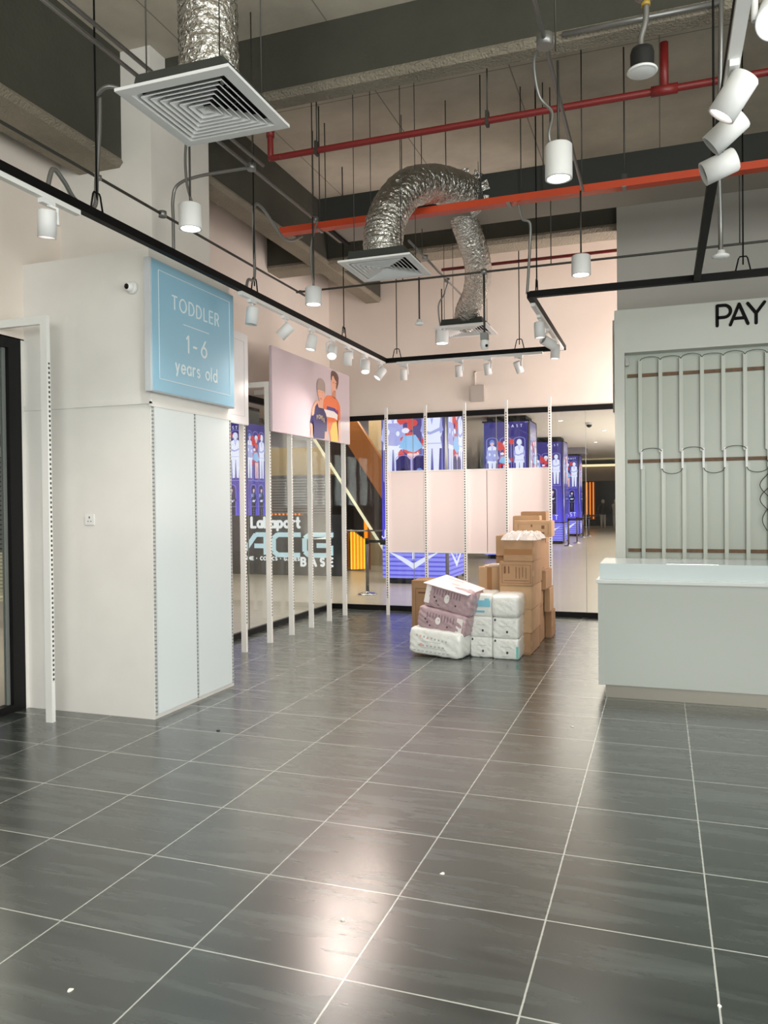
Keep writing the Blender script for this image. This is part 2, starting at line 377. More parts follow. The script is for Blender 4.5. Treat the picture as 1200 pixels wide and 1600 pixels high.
# boxed column beside the shopfront
bc = struct(MB().box(XL+.0, -1.4, 2.55, 3.72, 0, 3.57).build('wall_boxed_column', white))
struct(MB().box(XL, -1.68, 2.99, 3.86, 3.57, ZS).build('wall_column_shaft', colm))
tr = MB(); tr.box(XL, -1.385, 2.535, 2.55, 2.395, 2.43); tr.box(-1.4, -1.385, 2.535, 3.735, 2.375, 2.41)
struct(tr.build('trim_2', white))
wp = thing('wall_panelling', 'two pale blue-white laminate wall panels below the blue toddler sign', 'wall panels', (-1.4, 3.1, 0))
for a, b in ((2.585, 3.115), (3.145, 3.675)):
    MB().box(-1.4, -1.388, a, b, .035, 2.375).build('panel', panelw, wp)
for a in (2.565, 3.13, 3.69):
    MB().box(-1.4, -1.387, a-.006, a+.006, .03, 2.375).build('slotted_strip', slot_mat('slot_strip', (190,190,188), (130,130,130), .03, duty=.4) if a < 2.6 else bpy.data.materials['slot_strip'], wp)

# beams
def beam(name, x0, x1, y0, y1, z0, z1):
    b = struct(MB().box(x0, x1, y0, y1, z0+.07, z1).build(name, sprayd))
    c = .035; m = MB()
    # rough sprayed bottom flange with rounded arrises
    if (x1-x0) > (y1-y0):
        pr = [(y0,z0+.07),(y0-.015,z0+.04),(y0+.02,z0),(y1-.02,z0),(y1+.015,z0+.04),(y1,z0+.07)]
        m.prism([(x0,a,b_) for a, b_ in pr], (x1-x0,0,0))
    else:
        pr = [(x0,z0+.07),(x0-.015,z0+.04),(x0+.02,z0),(x1-.02,z0),(x1+.015,z0+.04),(x1,z0+.07)]
        m.prism([(a,y0,b_) for a, b_ in pr], (0,y1-y0,0))
    m.build('beam_flange', sprayl, b)
beam('ceiling_beam_column_side', -2.42, -1.97, -8, 2.99, 4.43, ZS)
beam('ceiling_beam_cross', -1.68, 6.2, 3.2, 3.38, 4.86, ZS)
beam('ceiling_beam_left', -1.99, -1.74, 3.86, 8.72, 4.65, ZS)
beam('ceiling_beam_back', XL, 6.2, 6.74, 7.1, 4.66, ZS)

# mall shell
struct(MB().box(-16, XL-.16, -8, 60, 4.03, 4.2).build('ceiling_mall_left', mallceil))
struct(MB().box(XL-.16, 6.2, YB+.16, 60, 4.03, 4.2).build('ceiling_mall_back', mallceil))
struct(MB().box(3.2, 3.4, YB+.16, 60, 0, 4.03).build('wall_mall_right', mallceil))
struct(MB().box(-16.2, -16, -8, 60, 0, 4.03).build('wall_mall_left', mat('mall_wall_brown', (110,98,90), .6)))

# ------------------------------------------------------------------ windows
def window(name, frame_boxes, panes, seams=()):
    fr = MB()
    for b in frame_boxes: fr.box(*b)
    w_ = struct(fr.build(name, black))
    for p in panes: MB().box(*p).build('pane', glassm, w_)
    for s_ in seams: MB().box(*s_).build('seam', mat('silicone_seam', (150,156,152), .3), w_)
    return w_
ys = [3.75, 4.9, 6.15, 7.4, 8.7]
window('window_1', [(XL-.03, XL+.02, 3.72, YB, 0, .07), (XL-.03, XL+.02, 3.72, YB, 2.9, 2.98)],
       [(XL-.006, XL+.006, a+.003, b-.003, .07, 2.9) for a, b in zip(ys, ys[1:])], [(XL-.007, XL+.007, y-.003, y+.003, .07, 2.9) for y in ys[1:-1]])
xs_ = [XL+.01, -1.26, .0, 1.25, 2.6]
window('window_2', [(XL, 3.2, YB-.02, YB+.03, 0, .07), (XL, 3.2, YB-.02, YB+.03, 2.88, 2.955)],
       [(a+.003, b-.003, YB-.006, YB+.006, .07, 2.88) for a, b in zip(xs_, xs_[1:])], [(x-.003, x+.003, YB-.007, YB+.007, .07, 2.88) for x in xs_[1:-1]])
w3 = window('window_3', [(XL-.08, XL, 2.39, 2.515, 0, 2.97), (XL-.08, XL, -2, 2.39, 2.88, 2.97), (XL-.08, XL, -2, 2.39, 0, .06)],
       [(XL-.056, XL-.044, -2, 2.36, .06, 2.88)], [])
MB().box(XL-.16, XL-.0, 2.515, 2.56, 0, 2.97).build('reveal', white, w3)
MB().box(XL-.065, XL-.035, 2.36, 2.39, .06, 2.88).build('seal', mat('grey_seal', (120,124,122), .5), w3)

# ================================================================== SIGNS
blue = mat('toddler_sign_face', (146,192,216), .4)
sgn = thing('toddler_sign', 'blue square sign reading TODDLER 1-6 years old on the boxed column', 'sign', (-1.37, 3.09, 2.98))
MB().box(-1.4, -1.342, 2.483, 3.697, 2.48, 3.482).build('sign_box', mat('sign_box_edge', (196,200,204), .4), sgn, bevel=.004)
MB().box(-1.342, -1.338, 2.50, 3.68, 2.49, 3.472).build('sign_face', blue, sgn)
Psg = lambda u, v: Vector((-1.338, 2.483+u, 2.48+v)); th = (.002, 0, 0)
lm = MB(); inkw = mat('sign_lettering', (222,232,236), .5)
text_strokes(lm, 'TODDLER', .275, .675, .10, 0, .012, Psg, th, inkw, width=.675)
text_strokes(lm, '1-6', .465, .37, .13, 0, .017, Psg, th, inkw, width=.29)
text_strokes(lm, 'years old', .31, .19, .105, 0, .015, Psg, th, inkw, width=.60)
ribbon(lm, [(.42,.58),(.795,.58)], .006, Psg, th, inkw, False)
for a, b in (((.10,.925),(1.13,.925)), ((1.13,.925),(1.13,.105)), ((1.13,.105),(.10,.105)), ((.10,.105),(.10,.925))):
    ribbon(lm, [a, b], .005, Psg, th, inkw, False)
lm.build('lettering', inkw, sgn)

def hang_panel(name, label, cat, y0, y1, z0, z1, xf, m):
    t = thing(name, label, cat, (xf-.02, (y0+y1)/2, z0))
    MB().box(xf-.035, xf, y0, y1, z0, z1).build('board', m, t, bevel=.006)
    return t
wpnl = hang_panel('blank_panel', 'blank white hanging panel between the blue sign and the poster', 'panel', 3.99, 5.18, 2.49, 3.48, -2.03, mat('glossy_white_board', (238,240,244), .2))
fl = MB(); Pp = lambda u, v: Vector((-2.03, u, v))
for a, b in (((4.08,3.39),(5.09,3.39)), ((5.09,3.39),(5.09,2.58)), ((5.09,2.58),(4.08,2.58))): ribbon(fl, [a, b], .005, Pp, (.0015,0,0), None, False)
fl.build('border_line', mat('panel_line', (200,205,210), .4), wpnl)
pst = hang_panel('poster_panel', 'wide glossy poster of two boys, one in navy tee, one in orange', 'poster', 5.73, 8.15, 2.475, 3.475, -2.03, mat('glossy_poster_white', (206,192,202), .15, coat=.5))
PG = {"hair2": [[7.529, 3.455], [7.637, 3.45], [7.706, 3.424], [7.735, 3.384], [7.722, 3.304], [7.669, 3.211], [7.64, 3.238], [7.672, 3.312], [7.594, 3.348], [7.546, 3.395], [7.496, 3.364], [7.485, 3.309], [7.466, 3.322], [7.468, 3.399], [7.489, 3.44]], "face2": [[7.487, 3.386], [7.614, 3.382], [7.672, 3.312], [7.66, 3.225], [7.608, 3.14], [7.558, 3.122], [7.509, 3.143], [7.488, 3.202], [7.465, 3.276], [7.485, 3.324]], "neck2": [[7.5, 3.15], [7.639, 3.183], [7.63, 3.077], [7.567, 3.085], [7.489, 3.104]], "shirt2": [[7.335, 3.091], [7.489, 3.106], [7.586, 3.076], [7.646, 3.083], [7.725, 3.045], [7.785, 2.989], [7.792, 2.88], [7.779, 2.792], [7.688, 2.791], [7.657, 2.764], [7.692, 2.595], [7.689, 2.486], [7.433, 2.478], [7.342, 2.644], [7.297, 2.753], [7.253, 2.855], [7.199, 2.916], [7.154, 2.926], [7.211, 2.985], [7.24, 3.041]], "arm2": [[7.677, 2.782], [7.779, 2.792], [7.795, 2.643], [7.77, 2.483], [7.699, 2.482], [7.714, 2.636]], "blue2": [[7.322, 2.945], [7.582, 2.943], [7.701, 2.902], [7.69, 2.861], [7.561, 2.895], [7.301, 2.894]], "white2": [[7.217, 2.892], [7.301, 2.894], [7.561, 2.895], [7.69, 2.861], [7.677, 2.782], [7.578, 2.804], [7.289, 2.798], [7.235, 2.853]], "yel2": [[7.518, 2.736], [7.657, 2.764], [7.699, 2.486], [7.452, 2.478], [7.417, 2.612]], "arm2b": [[7.02, 2.992], [6.93, 2.96], [6.858, 2.893], [6.805, 2.815], [6.82, 2.766], [6.864, 2.77], [6.901, 2.84], [6.929, 2.901], [7.019, 2.963]], "cap1": [[7.109, 3.293], [7.191, 3.282], [7.255, 3.239], [7.271, 3.158], [7.251, 3.095], [7.215, 3.128], [7.023, 3.129], [6.996, 3.092], [6.985, 3.15], [6.999, 3.218], [7.045, 3.269]], "face1": [[7.006, 3.138], [7.215, 3.136], [7.251, 3.095], [7.23, 3.033], [7.146, 2.97], [7.082, 2.97], [7.047, 3.018], [7.018, 3.066]], "neck1": [[7.038, 2.994], [7.082, 2.97], [7.146, 2.97], [7.202, 3.014], [7.181, 2.929], [7.143, 2.877], [7.035, 2.898], [7.001, 2.946]], "tee1": [[7.001, 2.946], [7.035, 2.891], [7.143, 2.877], [7.199, 2.894], [7.272, 2.834], [7.307, 2.77], [7.299, 2.595], [7.224, 2.592], [7.215, 2.49], [6.873, 2.48], [6.858, 2.566], [6.878, 2.648], [6.758, 2.673], [6.812, 2.765], [6.908, 2.797], [6.928, 2.894]], "arm1": [[6.766, 2.663], [6.873, 2.647], [6.841, 2.565], [6.821, 2.483], [6.782, 2.488], [6.789, 2.56]], "arm1b": [[7.237, 2.591], [7.293, 2.594], [7.281, 2.488], [7.221, 2.491]], "mouth1": [[7.065, 3.021], [7.138, 3.021], [7.129, 3.009], [7.083, 3.011]], "eye1a": [[7.044, 3.106], [7.086, 3.107], [7.086, 3.1], [7.044, 3.099]], "eye1b": [[7.135, 3.107], [7.183, 3.108], [7.182, 3.1], [7.135, 3.1]], "eye2a": [[7.518, 3.294], [7.553, 3.296], [7.553, 3.286], [7.517, 3.286]], "eye2b": [[7.602, 3.295], [7.644, 3.294], [7.644, 3.285], [7.602, 3.285]], "mouth2": [[7.534, 3.181], [7.609, 3.183], [7.599, 3.17], [7.549, 3.168]]}
def ink(n, rgb): return mat('print_'+n, rgb, .3, coat=.3)
skin = ink('skin', (236,176,150)); skind = ink('skin_shadow', (206,140,112)); pr = MB()
order = [('hair2',ink('hair',(98,66,56))),('face2',skin),('neck2',skind),('arm2',skin),('shirt2',ink('orange',(240,122,70))),('yel2',ink('yellow',(255,206,70))),('white2',ink('white',(248,240,240))),
 ('blue2',ink('violet',(84,62,140))),('hair2',ink('hair',0)),('arm1',skin),('arm1b',skin),('face1',skin),('neck1',skin),('tee1',ink('navy',(58,52,108))),('cap1',ink('cap',(168,152,146))),('arm2b',skin),
 ('eye1a',skind),('eye1b',skind),('eye2a',ink('hair',0)),('eye2b',ink('hair',0)),('mouth1',ink('lip',(200,96,90))),('mouth2',ink('lip',0))]
for i, (k, m_) in enumerate(order):
    x = -2.03+.0006+i*.0005
    f = pr.bm.faces.new([pr.bm.verts.new((x, a, b)) for a, b in PG[k]]); f.material_index = pr.mi(m_)
bmesh.ops.triangulate(pr.bm, faces=pr.bm.faces[:])
pr.build('printed_figures', None, pst)
for k, (ch, z) in enumerate(zip('POWER', (2.755,2.765,2.765,2.755,2.735))):
    add_text('shirt_print', ch, .075, (-2.0175, 6.955+k*.054, z-.02), ink('stone', (186,172,150)), pst, (PI/2,0,PI/2), .004, .0005)
add_text('shirt_print', 'POP', .05, (-2.0175, 7.585, 2.89), ink('pink', (200,60,120)), pst, (PI/2,0,PI/2), .002, .0005)

# ------------------------------------------------------------------ slotted upright frames along the left shopfront
def upright(x, y, label, group, z1=3.055, arm=True, wx=.06, wy=.035, face='x'):
    t = thing('display_upright', label, 'upright post', (x, y, 0), group)
    MB().box(x-wx/2, x+wx/2, y-wy/2, y+wy/2, 0, z1).build('post', whm, t)
    if face == 'x': MB().box(x+wx/2, x+wx/2+.001, y-.004, y+.012, .3, z1-.35).build('slot_strip', slotm, t)
    else: MB().box(x-.008, x+.008, y-wy/2-.001, y-wy/2, .25, z1-.15).build('slot_strip', slotm, t)
    if arm: MB().box(XL+.02, x-wx/2, y-wy/2, y+wy/2, z1-.06, z1).build('top_arm', whm, t)
    return t
upright(-2.12, 2.26, 'white slotted upright with top arm in front of the boxed column', 'frame by the column')
near = ['nearest white slotted upright, just past the boxed column, under the blank white panel', 'white slotted upright with its top arm showing left of the poster',
        'white slotted upright under the left half of the poster', 'white slotted upright under the middle of the poster, fourth from the column',
        'white slotted upright under the two boys on the poster', 'farthest white slotted upright of the left row, at the right edge of the poster']
for (yy, lb) in zip((5.15, 5.745, 6.32, 6.9, 7.49, 8.06), near):
    upright(-2.1, yy, lb, 'slotted uprights along the left glass')
bl = ['leftmost thin white post of the back board', 'second thin white post from the left on the back board', 'middle thin white post of the back board, left of the seam between boards',
      'thin white post of the back board directly behind the top of the carton stack', 'rightmost thin white post at the right end of the back board']
for xx, lb, zt in zip((-1.515, -.925, -.355, .232, .822), bl, (3.0, 3.01, 3.015, 3.02, 3.03)):
    upright(xx, 8.28, lb, 'thin posts of the back board', zt, False, .04, .04, 'y')
bb = thing('back_board', 'long pinkish-white two-piece board held between the back posts', 'display board', (-.3, 8.33, .92))
MB().box(-1.50, -.055, 8.305, 8.33, .92, 2.065).build('board', pinkw, bb)
MB().box(-.045, .835, 8.305, 8.33, .92, 2.065).build('board', pinkw, bb)
MB().box(-.065, -.035, 8.33, 8.345, .92, 2.065).build('joint_strip', mat('joint_grey', (170,164,162), .5), bb)
MB().box(-1.50, .84, 8.30, 8.345, 2.065, 2.085).build('top_rail', whm, bb)
MB().box(-1.50, .84, 8.30, 8.345, .905, .92).build('bottom_rail', whm, bb)

# ------------------------------------------------------------------ small wall fittings
cc = thing('dome_camera', 'small white round security camera high on the boxed column', 'camera', (-1.545, 2.55, 3.28))
MB().lathe((-1.545,2.55,3.28), [(.001,-.0),(.048,0),(.048,.012),(.042,.03),(.001,.03)], axis=Vector((0,-1,0))).build('base', whm, cc)
MB().lathe((-1.545,2.52,3.28), [(.036,0),(.036,.02),(.028,.035),(.02,.04)], axis=Vector((-.1,-1,-.1)).normalized()).build('ball', whm, cc)
MB().lathe((-1.549,2.479,3.276), [(.021,-.002),(.018,.004),(.0,.007)], axis=Vector((-.1,-1,-.1)).normalized()).build('lens', black, cc)
so = thing('wall_socket', 'white square three-pin wall socket on the boxed column', 'socket', (-1.972, 2.55, 1.52))
MB().box(-2.018,-1.926,2.541,2.55,1.477,1.563).build('plate', whm, so, bevel=.003)
for a, b_, c, d in ((-1.976,-1.968,1.53,1.545), (-1.990,-1.981,1.505,1.51), (-1.963,-1.954,1.505,1.51)): MB().box(a,b_,2.5395,2.541,c,d).build('pin_hole', blk, so)
wb = thing('wall_junction_box', 'grey square control box on the back wall above the glass', 'wall box', (-.26, 8.72, 3.07))
MB().box(-.365,-.16,8.68,8.75,3.075,3.31).build('box', mat('box_grey',(188,180,174),.5), wb, bevel=.006)
MB().box(-.31,-.295,8.735,8.75,3.31,3.52).box(-.31,-.16,8.735,8.75,3.505,3.52).build('cable_duct', wallm, wb)

# ================================================================== PAY AREA
pc = thing('pay_cabinet', 'tall white cabinet lettered PAY with unlit tube strips, behind the counter', 'cabinet', (3.4, 5.6, 0))
Y5 = 5.5
cb = MB(); cb.box(1.812, 1.905, Y5, 6.6, 0, 3.47); cb.box(1.905, 5.2, Y5, 6.6, 3.055, 3.47); cb.box(5.1, 5.2, Y5, 6.14, 0, 3.055)
cb.build('carcass', mat('cabinet_white', (196,199,192), .4), pc)
MB().box(1.905, 5.1, 5.66, 5.70, 0, 3.055).build('back_panel', mat('cabinet_back', (176,182,172), .35), pc)
lt = MB(); text_strokes(lt, 'PAY', 2.735, 3.245, .185, 0, .028, lambda u, v: Vector((u, Y5, v)), (0,-.012,0), letterb, width=.40)
lt.build('lettering', letterb, pc); pc.children[-1]['label'] = 'black rounded PAY letters'
for z in (2.85, 2.01, 1.135): MB().box(1.925, 5.1, 5.645, 5.66, z-.017, z+.017).build('batten', wood, pc)
xs2 = [2.045+.187*i for i in range(9)]
tubem = mat('tube_diffuser', (184,190,180), .3)
for i, x in enumerate(xs2):
    MB().box(x-.018, x+.018, 5.61, 5.64, 2.09, 3.0).build('tube_strip', tubem, pc, bevel=.004)
    MB().box(x+.005, x+.041, 5.61, 5.64, .85, 1.97).build('tube_strip', tubem, pc, bevel=.004)
    MB().box(x+.0, x+.02, 5.60, 5.612, 1.93, 2.12).build('strip_connector', whm, pc)
    if i < 8:
        s_ = random.uniform(-.01, .01)
        MB().tube([(x+.187*t, 5.605, 2.985+.038*math.sin(PI*t)**.45+s_*t*(1-t)*4) for t in [k/12 for k in range(13)]], .003).build('wire', wire, pc)
        zb = 1.93 if i % 2 else 2.10
        MB().tube([(x+.01+.187*t, 5.598, zb+(-.05 if i % 2 else .032)*math.sin(PI*t)**.45) for t in [k/12 for k in range(13)]], .003).build('wire', wire, pc)
MB().tube([(3.15+.05*math.sin(t*3.1)*(1 if t < 3 else .6), 5.59, 2.0-.16*t) for t in [k/6 for k in range(0, 26)]], .004).build('wire', wire, pc)
MB().tube([(3.17+.07*math.sin(t*2.3+.5), 5.585, 1.9-.15*t) for t in [k/6 for k in range(0, 24)]], .004).build('wire', wire, pc)
MB().box(1.91,1.945,5.56,5.60,2.94,3.01).build('socket', galv, pc)

ct = thing('pay_counter', 'long white pay counter with raised back ledge and steel plinth', 'counter', (3.2, 4.5, 0))
cw = mat('counter_white', (172,176,171), .3, coat=.2)
MB().box(1.735, 5.2, 4.245, 4.95, .105, .945).build('body', cw, ct, bevel=.003)
MB().box(1.722, 5.2, 4.225, 4.95, .945, .975).build('worktop', mat('counter_top_white', (204,208,206), .25), ct, bevel=.003)
MB().box(1.735, 1.78, 4.238, 4.246, .105, .945).build('corner_trim', cw, ct)
MB().box(1.745, 5.2, 4.30, 4.95, .975, 1.105).build('raised_ledge', mat('ledge_white', (196,206,208), .2, coat=.4), ct, bevel=.003)
MB().box(1.79, 5.2, 4.265, 4.93, 0, .105).build('plinth', mat('brushed_plinth', (140,136,126), .4, .3), ct)
MB().box(2.27, 2.66, 4.33, 4.42, 1.105, 1.108).build('cable_plate', chrome, ct)

# ================================================================== CARTONS AND PACKS
def carton(x0, x1, y0, y1, z0, z1, label, m=card, tp=None, prints=(), flaps=False, rot=0):
    t = thing('cardboard_box', label, 'box', ((x0+x1)/2, (y0+y1)/2, z0), 'cardboard cartons stacked before the back window')
    b = MB(); b.box(x0, x1, y0, y1, z0, z1, m)
    b.build('carton', None, t, bevel=.006)
    # top flap seam and tape down the ends
    ym = (y0+y1)/2
    MB().box(x0+.004, x1-.004, ym-.002, ym+.002, z1-.0005, z1+.001).build('flap_seam', cardd, t)
    if tp == 'front':
        xm = (x0+x1)/2; MB().box(xm-.028, xm+.028, y0-.0012, y0, z0+.004, z1-.004).box(xm-.028, xm+.028, y0, y1, z1, z1+.0015).build('tape', tape, t)
    if tp == 'band':
        zm = (z0+z1)/2-.02; MB().box(x0+.01, x1-.01, y0-.0012, y0, zm-.03, zm+.03).build('tape', tape, t)
    if tp == 'side' or tp == 'band':
        zm = (z0+z1)/2; MB().box(x1, x1+.0012, y0+.01, y0+.09, zm-.03, zm+.03).build('tape', card2, t)
    if prints:
        p = MB()
        for (a, b_, c, d) in prints:
            W = x1-x0; H = z1-z0; p.box(x0+a*W, x0+b_*W, y0-.001, y0, z0+c*H, z0+d*H)
        p.build('print', cardd, t)
    t.rotation_euler.z = rot or R(random.uniform(-1.2, 1.2))
    return t
def frame_lines(a, b, c, d, w=.008): return [(a,b,c,c+w),(a,b,d-w,d),(a,a+w,c,d),(b-w,b,c,d)]
# main front stack
carton(.60, .930, 5.86, 6.44, 0, .228, 'bottom carton of the front stack, beside the white diaper bundle', card, 'side', [(.72,.98,.08,.1)])
carton(.60, .935, 5.87, 6.46, .229, .478, 'second carton up in the front stack, partly hidden by the diaper bundle', card2, 'side')
carton(.597, .945, 5.88, 6.50, .479, .728, 'plain third carton up in the front stack', card2, 'side')
carton(.597, .950, 5.87, 6.50, .729, .988, 'carton with printed framed text panel, fourth up in the front stack', card, 'side',
       frame_lines(.08,.95,.1,.86,.012)+[(.14,.2,.5,.8),(.27,.31,.5,.8),(.5,.52,.3,.78),(.6,.62,.3,.75),(.7,.72,.35,.78),(.8,.82,.3,.75),(.14,.9,.2,.22)])
carton(.640, .955, 5.87, 6.48, .989, 1.228, 'carton banded with brown tape under the crumpled plastic sheet', card, 'band', [(.3,.7,.33,.36)])
# long cartons behind and above
carton(.615, 1.045, 6.62, 6.95, 1.215, 1.40, 'wide light carton with round printed mark, topmost toward the camera', card2, None,
       frame_lines(.12,.92,.15,.82,.008)+[(.46,.5,.62,.78),(.74,.82,.5,.72),(.74,.82,.2,.3)])
carton(.600, .93, 6.52, 6.95, .85, 1.212, 'carton holding up the wide light carton, behind the plastic sheet', card, None)
carton(.58, .92, 6.52, 7.0, .42, .849, 'large carton behind the front stack at middle height', card, None)
carton(.58, .92, 6.55, 7.0, 0, .419, 'large carton at the floor behind the front stack', card, None)
carton(.545, .862, 6.96, 7.2, 1.12, 1.452, 'carton showing its top and left edge behind the wide light carton', card2, None)
carton(.60, .905, 7.215, 7.5, 1.12, 1.50, 'highest carton of the pile, farthest back', card, None)
carton(.52, .90, 7.01, 7.5, .6, 1.119, 'carton under the highest cartons at the rear', card, None)
carton(.52, .90, 7.01, 7.5, 0, .599, 'floor carton at the rear under the highest cartons', card, None)
# right rear column
carton(.925, 1.0, 6.96, 7.28, 0, .32, 'narrow carton on the floor at the right rear of the pile', card, 'side')
carton(.925, .99, 6.86, 7.24, .321, .60, 'narrow carton standing on the right rear floor carton', card2, 'side')
carton(.935, .985, 6.60, 7.1, .61, .83, 'narrow upper carton on the right side of the pile', card, None)
# left column
carton(.315, .565, 6.10, 6.5, .628, .905, 'light carton with vertical tape left of the front stack', card2, 'front')
carton(.30, .56, 6.10, 6.5, .0, .30, 'floor carton hidden behind the diaper bundle, left of the stack', card, None)
carton(.30, .57, 6.10, 6.5, .301, .627, 'carton below the light taped carton, its top edge over the bundle', card, None)
carton(.425, .575, 6.52, 6.9, .906, 1.0, 'flat low carton behind the light taped carton', card, None)
carton(.425, .575, 6.52, 6.9, 0.6, .905, 'carton under the flat low carton, mostly hidden', card, None)
carton(.42, .575, 6.52, 6.9, 0, .599, 'floor carton under the left rear cartons, hidden', card, None)
carton(.430, .575, 6.50, 6.9, 1.001, 1.235, 'small upper carton at the left edge beside the banded carton', card2, None)
carton(-.735, -.30, 6.95, 7.35, 0, .648, 'brown carton standing alone left, behind the mauve packs', card, None, frame_lines(.12,.9,.1,.85,.01)+[(.2,.5,.75,.78),(.2,.45,.3,.34)])
fb = thing('flattened_bag', 'folded pale paper lying on the light taped carton', 'folded paper', (.47, 6.25, .905))
fbm = MB(); fbm.box(.38,.575,6.12,6.42,.907,.917).box(.42,.57,6.14,6.38,.917,.928).build('sheet', mat('paper_pale',(205,190,172),.7), fb, bevel=.003)

def crumple(name, label, cat, cx, cy, z, sx, sy, amp, m, seed, drop=.03, n=26):
    random.seed(seed); b = MB(); V = []
    ph = [(random.uniform(0,6), random.uniform(-18,18), random.uniform(-18,18)) for _ in range(9)]
    for lay in (0, 1):
        g = []
        for i in range(n+1):
            row = []
            for j in range(n+1):
                u = i/n*2-1; v = j/n*2-1; r = max(abs(u), abs(v))
                h = sum(abs(math.sin(p+a*u+c*v))*2-1 for p, a, c in ph)/9*2.0+random.uniform(-.12,.12)
                e = 1-max(0, r-.7)/.3
                zz = z+(amp*(.55+.45*h)*e if lay else 0) - drop*max(0, r-.88)/.12
                edge = 1+.06*math.sin(7*math.atan2(v,u)+seed)
                row.append(b.bm.verts.new((cx+u*sx/2*edge+random.uniform(-.003,.003), cy+v*sy/2*edge, zz)))
            g.append(row)
        V.append(g)
        for i in range(n):
            for j in range(n):
                f = b.bm.faces.new((g[i][j], g[i+1][j], g[i+1][j+1], g[i][j+1])); f.smooth = False
    return tag(b.build(name, m), label, cat)
plast = mat('clear_plastic_wrap', (225,223,220), .15, spec=1.0); plast.node_tree.nodes['Principled BSDF'].inputs['Alpha'].default_value = .55
crumple('plastic_sheet', 'crumpled clear plastic sheet on top of the front carton stack', 'plastic sheet', .80, 6.16, 1.245, .40, .62, .05, plast, 3, .03, 22)

# soft packs
def pack(cx, cy, cz, sx, sy, sz, tilt, seed, m, rz=0, puff=.06, wr=.004, n=22, name='pack_body', parent=None, rnd=.13):
    random.seed(seed); b = MB(); ph = [(random.uniform(0,6), random.uniform(3,11), random.uniform(3,11), random.uniform(3,11)) for _ in range(9)]
    bmesh.ops.create_cube(b.bm, size=2); bmesh.ops.subdivide_edges(b.bm, edges=b.bm.edges[:], cuts=n, use_grid_fill=True)
    ct_, st_ = math.cos(tilt), math.sin(tilt); cz_, sz_ = math.cos(rz), math.sin(rz); k = 1/rnd*1.4
    for v in b.bm.verts:
        p = v.co; nrm = (abs(p.x)**k+abs(p.y)**k+abs(p.z)**k)**(1/k); q = p/nrm
        w_ = sum(math.sin(a+f*p.x*1.5+g*p.y*1.5+h*p.z*1.5) for a, f, g, h in ph)/9
        x, y, z = q.x*sx/2, q.y*sy/2, q.z*sz/2
        x *= 1+puff*(1-p.z**2)*(1-p.y**2)*.5; y *= 1+puff*(1-p.z**2); z *= 1+puff*.6*(1-p.x**2)*(1-p.y**2)
        d = q.normalized()*w_*wr*2.2; x += d.x; y += d.y; z += d.z
        x, z = x*ct_-z*st_, x*st_+z*ct_
        x, y = x*cz_-y*sz_, x*sz_+y*cz_
        v.co = (cx+x, cy+y, cz+z)
    for f in b.bm.faces: f.smooth = True
    return b.build(name, m, parent)
def face_quads(items, cx, cy, cz, sx, sy, sz, tilt, rz, parent, m, name, d=.004):
    # printed marks wrapped on the front face, (u0,u1,v0,v1) in -1..1, shaped as ovals when 5th value is 'o'
    b = MB(); ct_, st_ = math.cos(tilt), math.sin(tilt); cz_, sz_ = math.cos(rz), math.sin(rz)
    def P(u, v, e=0):
        x = u*sx/2; z = v*sz/2; y = -sy/2*(1+.06*(1-v*v))-d-e
        x, z = x*ct_-z*st_, x*st_+z*ct_; x, y = x*cz_-y*sz_, x*sz_+y*cz_
        return Vector((cx+x, cy+y, cz+z))
    for it in items:
        u0, u1, v0, v1 = it[:4]
        if len(it) > 4:
            pts = [P((u0+u1)/2+(u1-u0)/2*math.cos(2*PI*i/14), (v0+v1)/2+(v1-v0)/2*math.sin(2*PI*i/14)) for i in range(14)]
            f = b.bm.faces.new([b.bm.verts.new(p) for p in pts])
        else:
            nn = 6
            for i in range(nn):
                a = u0+(u1-u0)*i/nn; c = u0+(u1-u0)*(i+1)/nn
                b.bm.faces.new([b.bm.verts.new(P(*q)) for q in ((a,v0),(c,v0),(c,v1),(a,v1))])
    return b.build(name, m, parent)
pw = mat('pack_white_film', (226,228,224), .3, noise=.05, nscale=30, bump=.3, bscale=22, coat=.3)
pm = mat('pack_mauve_film', (176,150,156), .3, noise=.12, nscale=22, bump=.3, bscale=22, coat=.3)
pend_ = mat('pack_end_film', (214,200,202), .3, bump=.3, bscale=22, coat=.3)
inkd = mat('ink_dark', (60,58,66), .5); inkt = mat('ink_teal', (110,196,190), .4); inkb = mat('ink_aqua', (120,186,206), .4); inkr = mat('ink_coral', (222,170,156), .5); inkg = mat('ink_grey', (176,180,180), .5)
inkw2 = mat('ink_white', (232,226,224), .4); inkp = mat('ink_plum', (128,104,116), .5)
G1 = 'stacked diaper packs'
